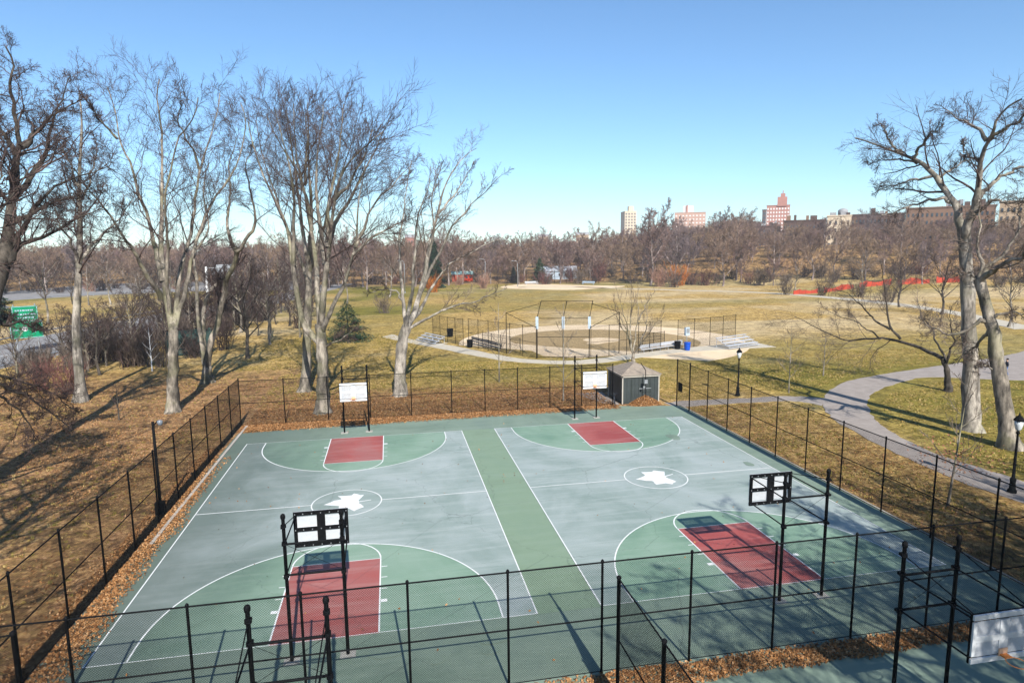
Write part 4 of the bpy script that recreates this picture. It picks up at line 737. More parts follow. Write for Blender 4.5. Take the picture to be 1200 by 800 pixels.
HT = [('T2', mid, 11, (BARK,TWIG), 'tall bare tree with many upright limbs just outside the left fence corner'),
      ('T2b', mid, 12, (BARK,TWIG), 'bare tree with forked crooked grey stems behind the tall left tree'),
      ('T1', mid, 13, (BARK_PALE,TWIG), 'slender straight bare tree at far left beside the reddish shrubs'),
      ('T3', elm, 14, (BARK,TWIG), 'big bare tree with broad fan crown behind the far left hoop'),
      ('T3b', elm, 15, (BARK,TWIG), 'dark trunked bare tree standing close behind the big fan crowned tree'),
      ('T4', loose, 16, (BARK_PALE,TWIG_PALE), 'pale bare tree leaning right behind the far fence middle'),
      ('R1', oak, 17, (BARK_PALE,TWIG), 'great bare tree with thick grey trunk on the lawn at right'),
      ('R2', oak, 18, (BARK,TWIG_PALE), 'leaning bare tree just right of the great grey trunk'),
      ('R3', oak, 19, (BARK_DARK,TWIG_PALE), 'low bare tree with one long limb reaching left over the lawn'),
      ('B7', LV(m=(9,6,4), ang=(26,28,28), trop=(.2,.15,.1), wander=(.1,.12,.14), rmin=(.012,.008,.006), lmax=(3,1.4,.7)), 20, (BARK,TWIG_PALE), 'small vase shaped bare tree in front of the silver bench'),
      ('T0', oak, 21, (BARK_DARK,TWIG), 'huge dark bare tree whose crown fills the upper left corner')]
for key, lv, sd_, mt, lab in HT:
    x, y = HB[key]; plant_tree('bare_tree', grow_tree(HERO[key], sd_, T0LV if key == 'T0' else T1LV if key == 'T1' else lv, jit=.05 if lv is elm else .09, trunk_children=key == 'T1'), (x,y,-.05), mt, lab, group='bare trees around the courts')
# ---- generic bare trees
def generic(seed, h, nl=7, spread=.45, r=.3, fork=.3, lv=None, lean=0):
    rg = np.random.default_rng(seed); top = np.array([lean*h, 0, h*.9]); tr = [(0,0,-.2)] + [tuple(top*u + np.array([*rg.normal(size=2)*.02*h, 0])) for u in (.2,.4,.6,.8,1)]
    L = [(r, r*.12, tr)]
    for i in range(nl):
        u = fork + (.75-fork)*i/nl; az = i*2.4+rg.random(); b_ = np.array([np.interp(u, (0,.2,.4,.6,.8,1), [p[c] for p in tr]) for c in range(3)]); ln = h*(spread*(1.15-.6*u))
        d = np.array([math.cos(az), math.sin(az), .75+rg.random()*.5]); d /= np.linalg.norm(d); pts = [tuple(b_)]; p = b_.copy()
        for s in range(5): p = p + d*ln/4; d = d + rg.normal(size=3)*.12 + np.array([0,0,.1]); d /= np.linalg.norm(d); pts.append(tuple(p))
        L.append((r*.5*(1-.4*u), r*.06, pts))
    return grow_tree(L, seed, lv, k=14, jit=.04*h/15, trunk_children=True, flare=.6)
def variant(name, seed, h, mats, **k):
    (tv, tf), (cv, cf) = generic(seed, h, **k)
    a = mesh_np('trunk', tv, tf, smooth=True); a.materials.append(mats[0]); c = mesh_np('crown', cv, cf, smooth=True); c.materials.append(mats[1]); return a, c
midlv = LV(m=(10,8,6), ang=(44,42,42), lr=(.36,.45,.45), rmin=(.026,.019,.015), lmax=(4.5,2.4,1.3))
MV = [variant('mid', 101, 15, (BARK,TWIG), nl=8, r=.26, lv=midlv), variant('mid', 102, 15, (BARK_DARK,TWIG), nl=9, spread=.55, r=.3, fork=.22, lv=midlv), variant('mid', 103, 15, (BARK_PALE,TWIG_PALE), nl=8, r=.24, lv=midlv, lean=.08)]
def place(V, name, x, y, s, rz, label, cat='tree', group=None, z=None, sz=None):
    r = empty(name, (x,y,gz(x,y) if z is None else z), rz, label, cat, group); r.scale = (s,s,sz or s); link('trunk', V[0], r); link('crown', V[1], r); return r
G1 = 'bare trees between the courts and the parkway'
for v, x, y, s, rz, lab in [
    (1,-24.0,63.4,.85,.4,'crooked black trunked tree on the lawn behind the forked left tree'), (0,-24.7,82.4,.8,1.9,'bare tree with short grey trunk beside the dark conifer'),
    (0,-31,92,.9,2.2,'bare tree at the lawn edge left of the dark conifer'), (1,-38,56,.55,3.0,'low bare tree over the thicket left of the tall left tree'),
    (2,-44,84,.8,.8,'bare tree beside the near parkway edge, right of the green sign'), (0,-72,118,.95,1.2,'bare tree beyond the parkway above the green sign'),
    (1,-86,128,.95,2.6,'bare dark tree among the parked cars at far left'), (2,-80,168,.9,5.1,'pale bare tree in the bay between the two roadways'),
    (0,-30,128,.9,4.0,'bare tree at the parkway edge behind the fan crowned tree'), (1,-22,112,.85,.2,'bare dark tree beyond the lawn behind the paired trunks'),
    (0,-17,150,.9,2.8,'bare tree at the back of the left lawn'), (2,-6,172,.9,1.0,'pale bare tree at the back of the lawn behind the leaning tree'),
    (1,-100,150,1.0,4.4,'bare dark tree at the left image edge beyond the parking lot'), (0,-98,112,1.0,.9,'bare tree at the left image edge above the green sign'),
    (0,92.8,64.8,.8,1.1,'thick dark trunked tree beyond the plaza at the right edge'), (1,99,84,.85,3.4,'bare dark tree beyond the far path at the right edge'), (1,104,100,.75,.6,'bare tree beside the far path left of the great grey trunk'),
    (2,128,140,.8,2.2,'bare tree in front of the right end of the red netting'), (0,112,148,.75,4.1,'bare tree in front of the middle of the red netting'), (1,120,118,.7,5.2,'bare dark tree on the verge below the red netting')]:
    place(MV[v], 'bare_tree', x, y, s, rz, lab, group=G1)
# trees behind the camera whose shadows fall on the near right court
for v, x, y, s, rz, lab in [(1,13.5,-17.5,.95,.3,'bare tree behind the camera beside the near right court'), (1,20.5,-13,1.0,2.1,'bare tree outside the right fence beyond the near court'), (0,9.5,-24,1.15,4.0,'tall bare tree behind the camera to the right'), (1,24,-20,1.15,5.0,'bare tree behind the camera past the right fence')]:
    place(MV[v], 'bare_tree', x, y, s, rz, lab, group='bare trees behind the camera')
for v, x, y, s, rz, lab in [(1,-25.5,-7,1.1,1.0,'bare tree behind the camera outside the left fence'), (1,-27,-4,1.0,2.0,'bare tree out of view to the left of the courts'), (0,-28.5,-12,1.3,2.7,'tall bare tree behind the camera to the left'), (0,-23.8,1.5,1.25,.6,'tall bare tree just out of view left of the near left fence'), (1,-28.2,8.5,1.3,3.3,'spreading bare tree just out of view left of the courts'), (1,28,-12,1.05,.5,'bare tree behind the camera on the right lawn'), (0,32,-6,.95,3.5,'bare tree out of view on the right lawn'), (0,17,-20,1.2,5.5,'tall bare tree behind the nearest right hoop'), (1,12.5,-20,1.2,2.9,'bare tree behind the camera left of the tall one'), (1,17.5,-24,1.35,.9,'bare tree far behind the nearest right hoop'), (0,21,-17,1.2,4.4,'bare tree behind the camera between the right fence trees'), (1,16.5,-14,.85,3.9,'bare tree beside the nearest right court, out of view'), (1,22.5,-9.5,.85,1.3,'bare tree just out of view outside the right fence')]:
    place(MV[v], 'bare_tree', x, y, s, rz, lab, group='bare trees behind the camera')
rb = random.Random(77)
for i in range(44):
    u = rb.random()**1.5; x = -44+u*9+rb.uniform(-3,6); y = 60+u*75+rb.uniform(-6,6); v = MV[rb.randrange(2)]; place(v, 'bare_tree', x, y, rb.uniform(.35,.62), rb.uniform(0,6), 'low bare tree in the brush lining the parkway', group='brush trees lining the parkway')
for i in range(22):
    x = rb.uniform(-75,-24); y = rb.uniform(150,235)
    if -62 < x < -30 and y < 190: x -= 32
    place(FV0[i % 2] if False else MV[rb.randrange(3)], 'bare_tree', x, y, rb.uniform(.6,.95), rb.uniform(0,6), 'bare tree scattered along the roads beyond the left trees', group='bare trees scattered along the far roads')
for i in range(26):
    x = rb.uniform(-42,-19); y = rb.uniform(74,135); place(MV[rb.randrange(2)], 'bare_tree', x, y, rb.uniform(.35,.7), rb.uniform(0,6), 'low bare tree in the thicket behind the left trees', group='thicket trees behind the left trees')
# saplings
sapl = LV(m=(7,5), ang=(38,36), trop=(.16,.1), wander=(.12,.14), lr=(.45,.5), rmin=(.012,.007), tmin=(.12,.15), lmax=(1.4,.6))
def sapling(x, y, h, seed, mats, lab, lean=0):
    rg = np.random.default_rng(seed); L = [(.07,.015,[(0,0,-.1),(lean*.3,0,h*.3),(lean*.6,0,h*.6),(lean,0,h)])]
    for i in range(10):
        u = .22+.07*i; az = i*2.4; p = np.array([lean*u,0,h*u]); ln = h*.3*(1.1-u*.8); d = np.array([math.cos(az),math.sin(az),.9]); d /= np.linalg.norm(d); L.append((.028*(1.2-u),.008,[tuple(p),tuple(p+d*ln*.5),tuple(p+d*ln+np.array([0,0,ln*.15]))]))
    (tv,tf),(cv,cf) = grow_tree(L, seed, sapl, k=8, jit=.02, flare=.3); o = np.array((x,y,0)); return plant_tree('sapling', ((tv+o,tf),(cv+o,cf)), (x,y,-.03), mats, lab, 'tree', 'young saplings')
sapling(8.6,31.8,8.6,201,(BARK_PALE,TWIG_PALE),'thin pale sapling behind the far fence left of the shed'); sapling(4.55,41.5,8.0,202,(BARK_PALE,TWIG_PALE),'thin sapling in front of the navy bench')
sapling(21.5,5.2,7.2,203,(BARK,TWIG_PALE),'young tree between the right fence and the footpath',.7); sapling(29.5,30.2,6.2,204,(BARK,TWIG_PALE),'thin sapling on the lawn near the path bend'); sapling(37.7,36.4,4.6,205,(BARK,TWIG_PALE),'short thin sapling on the lawn beyond the path bend')
sapling(-27.8,33.9,3.0,206,(BARK_DARK,TWIG),'small dark multi branched sapling outside the left fence'); sapling(-33,57,5.0,207,(WHITEP,TWIG_PALE),'white stemmed young birch in the left thicket')
# brown leaves still clinging to the young tree by the footpath
rg = np.random.default_rng(3)
def leafcloud(n, fn, size, rg, flat=.8):
    c = fn(n); a = rg.random(n)*6.283; s = size*(.6+.8*rg.random(n)); nrm = rg.normal(size=(n,3))*np.array([1,1,.0]) ; nrm[:,2] = flat + rg.random(n); nrm /= np.linalg.norm(nrm, axis=1, keepdims=True)
    u = np.cross(nrm, np.stack([np.cos(a), np.sin(a), np.zeros(n)], 1)); u /= np.linalg.norm(u, axis=1, keepdims=True); w = np.cross(nrm, u)
    q = np.stack([c-u*s[:,None], c-w*s[:,None]*.6+nrm*s[:,None]*.15, c+u*s[:,None], c+w*s[:,None]*.6+nrm*s[:,None]*.15], 1); return q.reshape(-1,3), np.arange(n*4).reshape(n,4)
def leafmat(name, stops):
    m, t, b = newmat(name, .85, .15); g = nd(t, 'ShaderNodeNewGeometry'); t.links.new(ramp(t, g.outputs['Random Per Island'], stops), b.inputs['Base Color']); return m
LEAFM = leafmat('fallen_leaf', [(0,(.13,.06,.03)),(.35,(.28,.145,.072)),(.75,(.39,.22,.11)),(1,(.5,.33,.2))])
sap3 = [o for o in COL.objects if o.get('label','').startswith('young tree between')][0]
def fn(n): a = rg.random(n)*6.28; r = .3+1.9*rg.random(n); return np.stack([.25+r*np.cos(a), r*np.sin(a), 2.0+1.3*rg.random(n)], 1)
v, f = leafcloud(420, fn, .06, rg); me = mesh_np('clinging_leaves', v, f); me.materials.append(leafmat('clinging_leaf', [(0,(.22,.1,.07)),(1,(.5,.27,.17))])); o = link('clinging_leaves', me, sap3); o['kind'] = 'stuff'
# ---- conifers
NEED = [plain('needles_dark', (.022,.045,.022), .8, .5, .8), plain('needles_mid', (.045,.075,.03), .8, .5, .8)]
def conifer(x, y, h, rad, seed, mt, lab):
    rg = np.random.default_rng(seed); r = empty('conifer', (x,y,gz(x,y)), 0, lab, 'tree', 'evergreen trees'); MB().tube([(0,0,-.1),(0,0,h*.95)], [h*.022,.03], 8).build('trunk', BARK_DARK, r)
    n = 9000; z = h*(.06+.93*(1-np.sqrt(rg.random(n)))); az = rg.random(n)*6.283; lay = .8+.25*np.sin(z/h*38+az*2)+.15*np.sin(az*5); rr = rad*(1-z/h)**.85*lay*np.sqrt(.15+.85*rg.random(n)); z = z - rr*.22
    c = np.stack([rr*np.cos(az), rr*np.sin(az), np.maximum(z,.1)], 1); s = h*.02*(.6+rg.random(n)); out = np.stack([np.cos(az), np.sin(az), -.25+rg.normal(size=n)*.25], 1); sd = np.stack([-np.sin(az), np.cos(az), rg.normal(size=n)*.4], 1)
    q = np.stack([c-sd*s[:,None]*.45, c+out*s[:,None]*1.5, c+sd*s[:,None]*.45], 1).reshape(-1,3); me = mesh_np('crown', q, None, np.arange(n*3).reshape(n,3)); me.materials.append(mt); link('crown', me, r)
conifer(-12.5,78,6.2,4.4,1,NEED[0],'dark conifer behind the fan crowned tree at the lawn edge'); conifer(10.7,216,17.5,4.4,2,NEED[0],'tall dark conifer behind the leaning pale tree in the far wood'); conifer(57.5,246,10.5,4.6,3,NEED[1],'olive green evergreen left of the far ball field'); conifer(-84,122,14,4.5,4,NEED[0],'dark evergreen at the left edge above the green sign'); conifer(45,240,7,2.5,5,NEED[0],'small dark evergreen beside the far street lamp')
# ---- shrubs
def shrub_mesh(seed, mt, n=26, h=2.6, sp=.7):
    rg = np.random.default_rng(seed); L = []
    for i in range(n):
        az = rg.random()*6.28; d = np.array([math.cos(az)*sp*rg.random(), math.sin(az)*sp*rg.random(), 1]); b = np.array([*rg.normal(size=2)*.35, -.1]); ln = h*(.6+.5*rg.random()); L.append((.03,.01,[tuple(b), tuple(b+d*ln*.4), tuple(b+d*ln*.75+rg.normal(size=3)*.1), tuple(b+d*ln)]))
    (tv,tf),(cv,cf) = grow_tree(L, seed, LV(m=(8,6), ang=(38,36), trop=(.06,.04), wander=(.2,.22), lr=(.42,.5), rmin=(.011,.008), tmin=(.15,.1), lmax=(1.3,.7)), k=8, jit=.04, trunk_children=True, flare=0)
    a = mesh_np('stems', tv, tf); a.materials.append(mt); c = mesh_np('twigs', cv, cf); c.materials.append(mt); return a, c
REDT = barkmat('twig_red', (.12,.058,.052), (.23,.12,.105), scale=1); ORT = barkmat('leaf_orange', (.36,.12,.045), (.58,.25,.10), scale=1); PINKT = barkmat('twig_pink', (.28,.16,.12), (.46,.29,.22), scale=1)
SV = [shrub_mesh(301, REDT), shrub_mesh(302, TWIG), shrub_mesh(303, TWIG_PALE), shrub_mesh(304, ORT, 34), shrub_mesh(305, PINKT, 34)]
def shrub(v, x, y, s, rz, lab, grp='leafless shrubs', sz=None):
    r = empty('shrub', (x,y,gz(x,y)), rz, lab, 'shrub', grp); r.scale = (s,s,sz or s); link('stems', SV[v][0], r); link('twigs', SV[v][1], r)
for a in [(0,-36.6,46,1.35,.3,'reddish leafless shrub beside the slender straight tree at left'),(0,-40.5,49,1.2,2,'reddish leafless shrub at the far left below the green sign'),(1,-37,61,1.7,1,'wide brown leafless thicket shrub behind the slender left tree'),(2,-33,60,1.6,3,'pale drooping leafless shrub right of the white birch stem'),(1,-31,66,1.5,4,'brown leafless shrub in front of the green screen panel'),(2,-41,66,1.6,5,'pale leafless shrub along the parkway edge at left'),
    (0,77.7,229,3.4,1,'dark red rounded shrub right of the distant backstop'),(0,68,236,3.0,2,'dark red shrub behind the distant backstop'),(4,88.8,193,2.7,3,'pinkish brown rounded shrub at the wood edge'),(3,97.1,195,2.8,4,'bright orange brown shrub at the wood edge'),(1,102.5,196,2.4,2,'dark brown shrub right of the orange shrub'),
    (1,-29,72,1.5,.6,'brown leafless shrub right of the green screen panel'),(1,-22,96,1.8,.6,'brown leafless shrub near the back of the left lawn'),(2,-7,120,1.6,2.6,'pale leafless shrub on the left lawn edge'),(3,8,190,2.2,1.6,'orange brown shrub behind the leaning pale tree'),(4,27,205,2.0,2.6,'pinkish shrub left of the distant infield'),
    (2,105,142,1.8,2.6,'pale leafless shrub at the left end of the red netting'),(1,111,135,1.8,1.2,'brown leafless shrub below the red netting'),(1,117,128,1.9,1.9,'brown leafless shrub in the dark bed by the far path'),(2,112,112,2.0,2.9,'pale leafless shrub in the bed left of the great trunk')]: shrub(*a)
for i in range(60):
    u = rb.random(); x = -45+u*10+rb.uniform(-3,8); y = 56+u*70+rb.uniform(-5,5); shrub(rb.choice([1,2,1,2]), x, y, rb.uniform(1.0,1.7), rb.uniform(0,6), 'leafless shrub in the brush lining the parkway', 'shrubs lining the parkway')
# ---- the wood beyond
farlv = LV(m=(10,8,7), ang=(46,44,44), lr=(.4,.5,.5), rmin=(.05,.038,.032), lmax=(4.5,2.4,1.5), tmin=(.2,.12,.1))
farlv2 = LV(m=(9,8), ang=(46,44), lr=(.45,.6), trop=(.1,.06), wander=(.2,.2), rmin=(.1,.09), lmax=(5,3.4), tmin=(.2,.12))
FV = []
for i in range(6): FV.append(variant('far', 400+i, 15, (FARBARK, FARTWIG[i % 4]), nl=8, spread=.5, r=.28, fork=.2, lv=farlv))
rs = random.Random(11); C0 = (-6.08,-21.035); cnt = 0
def polar(az, r): return C0[0]+r*math.sin(R(az)), C0[1]+r*math.cos(R(az))
for row in range(9):
    for i in range(33):
        az = -33 + 88*(i + rs.uniform(-.35,.35) + (row % 2)*.5)/33; r = 262 + row*21 + rs.uniform(-9,9)
        if az < -6: r += 18
        if az > 24: r -= 18
        if -6 < az < 4 : r -= 28
        x, y = polar(az, r); s = rs.uniform(.8,1.48)*(1.05 if az > -8 else .92)*(.7 if az > 31 else 1)
        v = FV[rs.randrange(6)]; o = place(v, 'woodland_tree', x, y, s, rs.uniform(0,6.28), 'bare brown tree in the wood beyond the ball field', group='bare trees of the wood beyond the park', sz=s*rs.uniform(.9,1.1)); cnt += 1
o = place(FV[0], 'bare_tree', 88.5, 200, 1.75, 1.0, 'very tall bare tree rising above the wood near the towers', z=0, sz=1.95)
o = place(MV[2], 'bare_tree', 108, 222, 1.1, 2.0, 'pale trunked tree at the wood edge right of the orange shrub')
wood_src = [o for o in COL.objects if o.name.startswith('crown') and o.parent and o.parent.name.startswith('woodland_tree')]
src = {}
for o in wood_src: src.setdefault(o.data.name, o)
src = list(src.values())[:4]
pts = []
for i in range(620):
    az = rs.uniform(-34,56); r = rs.uniform(285,520); x, y = polar(az, r); pts.append((x, y, gz(x,y)-1.0))
pm = bpy.data.meshes.new('distant_wood'); pm.from_pydata(pts, [], []); dw = link('distant_wood', pm); tag(dw, 'far off bare brown wood massed along the horizon', 'woodland', kind='stuff')
for nm_, lo_, hi_, ty in (('spin',0,6.28,'FLOAT'),('size',.85,1.25,'FLOAT'),('pick',0,4,'INT')):
    at_ = pm.attributes.new(nm_, ty, 'POINT')
    for i in range(len(pts)):
        az = math.degrees(math.atan2(pts[i][0]-C0[0], pts[i][1]-C0[1])); v_ = rs.uniform(lo_, hi_); at_.data[i].value = int(v_) if ty == 'INT' else v_*((.66 if az > 31 else 1.0) if nm_ == 'size' else 1)
gn = bpy.data.node_groups.new('wood', 'GeometryNodeTree'); gn.interface.new_socket('Geometry', in_out='INPUT', socket_type='NodeSocketGeometry'); gn.interface.new_socket('Geometry', in_out='OUTPUT', socket_type='NodeSocketGeometry')
gi, go = gn.nodes.new('NodeGroupInput'), gn.nodes.new('NodeGroupOutput'); jn = gn.nodes.new('GeometryNodeJoinGeometry'); ip = gn.nodes.new('GeometryNodeInstanceOnPoints'); g2i = gn.nodes.new('GeometryNodeGeometryToInstance')
for o in src:
    oi = gn.nodes.new('GeometryNodeObjectInfo'); oi.inputs[0].default_value = o; oi.transform_space = 'ORIGINAL'; oi.inputs['As Instance'].default_value = True; gn.links.new(oi.outputs['Geometry'], g2i.inputs[0])
def named(n_, ty):
    q = gn.nodes.new('GeometryNodeInputNamedAttribute'); q.data_type = ty; q.inputs[0].default_value = n_; return q.outputs[0]
cb_ = gn.nodes.new('ShaderNodeCombineXYZ'); gn.links.new(named('spin','FLOAT'), cb_.inputs[2])
gn.links.new(gi.outputs[0], ip.inputs['Points']); gn.links.new(g2i.outputs[0], ip.inputs['Instance']); ip.inputs['Pick Instance'].default_value = True; gn.links.new(named('pick','INT'), ip.inputs['Instance Index'])
gn.links.new(cb_.outputs[0], ip.inputs['Rotation']); gn.links.new(named('size','FLOAT'), ip.inputs['Scale']); gn.links.new(ip.outputs[0], go.inputs[0])
dw.modifiers.new('wood', 'NODES').node_group = gn
# brush and leaf litter under the wood: undergrowth rows
for i in range(70):
    az = -30 + 82*(i+rs.uniform(-.4,.4))/70; r = 252 + rs.uniform(-4,34) + (18 if az < -6 else 0) - (20 if az > 24 else 0); x, y = polar(az, r); v = rs.choice([1,1,2,0,4,1])
    o = empty('shrub', (x,y,gz(x,y)), rs.uniform(0,6), 'leafless shrub under the edge of the far wood', 'shrub', 'undergrowth shrubs of the far wood'); s = rs.uniform(1.3,2.4); o.scale = (s*1.3,s*1.3,s); link('stems', SV[v][0], o); link('twigs', SV[v][1], o)
# ================================================================ FAR BUILDINGS
BR_RED = plain('brick_red', (.38,.2,.165), .9, .12, .2); BR_CREAM = plain('brick_cream', (.62,.52,.40), .9, .1, .2); BR_TAN = plain('brick_tan', (.46,.35,.25), .9, .12, .2); BR_DARK = plain('brick_dark', (.10,.065,.055), .9, .2, .2); BR_BROWN = plain('brick_brown', (.22,.14,.10), .9, .15, .2)
WIN = plain('window_glass', (.05,.06,.075), .15, .2, 1, 0, .6); WINW = plain('balcony_white', (.72,.70,.68), .7, .06, 1); ROOFM = plain('roof_grey', (.3,.3,.31), .8)
def building(az, wdeg, d, z0, z1, mt, name, lab, rows, cols, depth=18, win=(.5,.55), rz=None, wm=None, extra=None):
    x, y = polar(az, d); r = empty(name, (x,y,0), -R(az) if rz is None else rz, lab, 'building'); w = 2*d*math.tan(R(wdeg/2))
    MB().box((0,depth/2,(z0+z1)/2), (w,depth,z1-z0)).build('wall', mt, r)
    mb = MB(); fh = (z1-z0-1.5)/rows; cw = w/cols
    for i in range(rows):
        for j in range(cols):
            mb.box((-w/2+cw*(j+.5), -.02, z0+fh*(i+.55)), (cw*win[0], .3, fh*win[1]))
    ob = mb.build('windows', wm or WIN, r); ob['kind'] = 'stuff'
    MB().box((0,depth/2,z1+.3), (w+.6,depth+.6,.6)).build('parapet', mt, r)
    return r, w, fh
r, w, _ = building(21.35,1.0,900,0,13.1+900*.0575,BR_CREAM,'apartment_tower','pale slim tower on the skyline left of the tall bare tree',16,4,depth=30,rz=-R(10))
MB().box((2,10,13.1+900*.0575+4), (7,8,7)).build('penthouse', BR_CREAM, r)
r, w, _ = building(26.35,2.55,760,0,13.1+760*.0535,plain('brick_pink',(.46,.31,.25),.9,.1,.2),'apartment_tower','wide red brick apartment block with white balconies on the skyline',13,9,depth=16,win=(.45,.35),wm=WINW)
MB().box((-2,8,13.1+760*.0535+4), (11,8,8)).build('penthouse', WINW, r); MB().box((-3.5,4,13.1+760*.0535+4.5), (1.6,3,9)).build('chimney', BR_RED, r)
D = 700
r, w, _ = building(33.3,1.75,D,0,13.1+D*.060,BR_RED,'apartment_tower','stepped red brick tower with white windows, tallest on the right skyline',15,8,depth=22,win=(.5,.5),wm=WINW)
MB().box((w*.16,6,13.1+D*.0655), (w*.42,14,D*.013)).build('upper_storey', BR_RED, r); MB().box((w*.18,6,13.1+D*.071), (w*.2,9,D*.012)).build('stair_tower', BR_RED, r); MB().tube([(w*.18,6,13.1+D*.076),(w*.18,6,13.1+D*.0815)], .5, 6).build('mast', BR_RED, r)
building(32.25,.3,D-4,0,13.1+D*.054,BR_DARK,'apartment_tower','narrow dark wing at the left of the stepped red tower',12,1,depth=18)
D = 380
building(35.3,3.1,D,5,13.1+D*.0375,BR_DARK,'apartment_block','long dark brick apartment row left of the cream building',6,13,depth=18,win=(.4,.45)); building(30.8,5.4,D+60,5,13.1+(D+60)*.031,BR_DARK,'apartment_block','low dark apartment row below the stepped red tower',5,16,depth=15,win=(.35,.4))
r, w, _ = building(37.8,1.7,D-12,5,13.1+(D-12)*.0425,BR_CREAM,'apartment_block','sunlit cream brick building at the end of the dark apartment row',6,4,depth=16,win=(.28,.5))
MB().lathe([(0,2.4),(2.6,2.4),(3.4,1.6),(3.8,.2)], (1.5,6,13.1+(D-12)*.0425+.5), 14).build('water_tank', ROOFM, r, True); MB().box((-3,6,13.1+(D-12)*.0425+1.3), (3,3,1.8)).build('roof_hut', ROOFM, r)
building(40.4,3.5,D+5,5,13.1+(D+5)*.043,BR_DARK,'apartment_block','dark brick apartment row right of the cream building',6,14,depth=18,win=(.4,.45)); building(45.0,5.4,D-20,5,13.1+(D-20)*.049,BR_BROWN,'apartment_block','long brown apartment row behind the great bare tree',7,18,depth=18,win=(.4,.45)); building(49.6,3.4,D-45,5,13.1+(D-45)*.0525,BR_TAN,'apartment_block','tan apartment building at the right edge behind the branches',7,10,depth=18,win=(.35,.45))
rq = random.Random(5)
for o in [q for q in COL.objects if q.name.startswith('apartment_block')]:
    w_all = [c for c in o.children if c.name.startswith('wall')][0]; zs = [v.co.z for v in w_all.data.vertices]; xs = [v.co.x for v in w_all.data.vertices]; zt = max(zs); x0, x1 = min(xs), max(xs)
    for k in range(int((x1-x0)/5)):
        hh_ = rq.uniform(1.2,3.2); MB().box((rq.uniform(x0+1,x1-1), rq.uniform(2,9), zt+.6+hh_/2), (rq.uniform(.8,3.5), rq.uniform(1,3), hh_)).build(rq.choice(['roof_hut','chimney']), rq.choice([BR_BROWN,BR_DARK,ROOFM]), o)
for az, wd, d, e, mt, lab in [(17.2,1.1,640,.027,BR_TAN,'small tan house roof just above the far treetops'),(13.8,.8,660,.025,BR_CREAM,'small cream house just above the treetops left of centre'),(28.9,.9,560,.032,BR_RED,'small red brick house above the treetops right of the wide block'),(24,.9,540,.032,BR_CREAM,'pale house among the treetops under the wide red block'),(2.0,.9,560,.026,BR_RED,'little red roofed house above the treetops behind the leaning tree')]:
    d0 = building(az, wd, d, 0, 13.1+d*e-2.5, mt, 'house', lab, 5, 4, depth=9)[0]; w = 2*d*math.tan(R(wd/2)); zt = 13.1+d*e-2.5; mb = MB()
    for a, b_ in ((-.6,4.5),(9.6,4.5)): mb.poly([(-w/2-.4,a,zt),(w/2+.4,a,zt),(w/2+.4,b_,zt+3),(-w/2-.4,b_,zt+3)] if a < 0 else [(w/2+.4,a,zt),(-w/2-.4,a,zt),(-w/2-.4,b_,zt+3),(w/2+.4,b_,zt+3)])
    mb.build('roof', ROOFM, d0)
def hut(x, y, rz, w, d, h, mw, mr, lab, name='park_building'):
    r = empty(name, (x,y,gz(x,y)), rz, lab, 'building'); MB().box((0,0,h/2), (w,d,h)).build('wall', mw, r); mb = MB()
    mb.poly([(-w/2-.4,-d/2-.4,h),(w/2+.4,-d/2-.4,h),(w/2+.4,0,h+d*.28),(-w/2-.4,0,h+d*.28)]); mb.poly([(w/2+.4,d/2+.4,h),(-w/2-.4,d/2+.4,h),(-w/2-.4,0,h+d*.28),(w/2+.4,0,h+d*.28)]); mb.poly([(-w/2,-d/2,h),(-w/2,0,h+d*.27),(-w/2,d/2,h)]); mb.poly([(w/2,-d/2,h),(w/2,d/2,h),(w/2,0,h+d*.27)]); mb.build('roof', mr, r)
    MB().box((-w*.2,-d/2-.02,1.1), (1.1,.1,2.2)).build('door', WIN, r)
    for k in range(3): MB().box((w*(.05+.17*k),-d/2-.02,h*.58), (w*.09,.1,h*.3)).build('window', WIN, r)
hut(69,258,-R(14),16,8,3.6,PAD,plain('roof_pale',(.40,.43,.47),.6),'low building with pale roof behind the distant backstop'); hut(26,262,-R(5),9,5,3.0,plain('hut_red',(.5,.09,.06),.8),plain('roof_teal',(.25,.38,.38),.6),'small red hut with teal roof left of the distant infield')
# ================================================================ RED NETTING
NET = plain('netting_red', (.40,.085,.06), .8, .25, .6)
rn = empty('safety_netting', (0,0,0), 0, 'long run of bright red orange construction netting along the bank at right', 'fence')
npts = smooth_line([(107,142),(119,145),(132,149),(145,151.5),(157,152),(168,151),(178,148)], 5); rs2 = random.Random(4)
for i in range(len(npts)-1):
    a, c = npts[i], npts[i+1]; za, zc = gz(*a), gz(*c); ha, hc = 1.15+.3*math.sin(i*1.7), 1.15+.3*math.sin((i+1)*1.7); ha *= 1+.5*min(1,i/18); hc *= 1+.5*min(1,(i+1)/18)
    d = Vector((c[0]-a[0], c[1]-a[1])).normalized(); n_ = Vector((-d.y,d.x))*.03; k = 6; mb = MB()
    for s in (1,-1):
        q = []
        for u in range(k+1): t_ = u/k; sag = .22*math.sin(math.pi*t_)*rs2.uniform(.6,1.2); q.append((a[0]+(c[0]-a[0])*t_+n_.x*s, a[1]+(c[1]-a[1])*t_+n_.y*s, za+(zc-za)*t_, za+(zc-za)*t_+(ha+(hc-ha)*t_)-sag))
        for u in range(k):
            f = [(q[u][0],q[u][1],q[u][2]),(q[u+1][0],q[u+1][1],q[u+1][2]),(q[u+1][0],q[u+1][1],q[u+1][3]),(q[u][0],q[u][1],q[u][3])]; mb.poly(f if s > 0 else f[::-1])
    if i % 6 != 4: mb.build('net_panel', NET, rn)
    MB().tube([(a[0],a[1],za-.1),(a[0],a[1],za+ha+.25)], .05, 5).build('stake', BARK_DARK, rn)
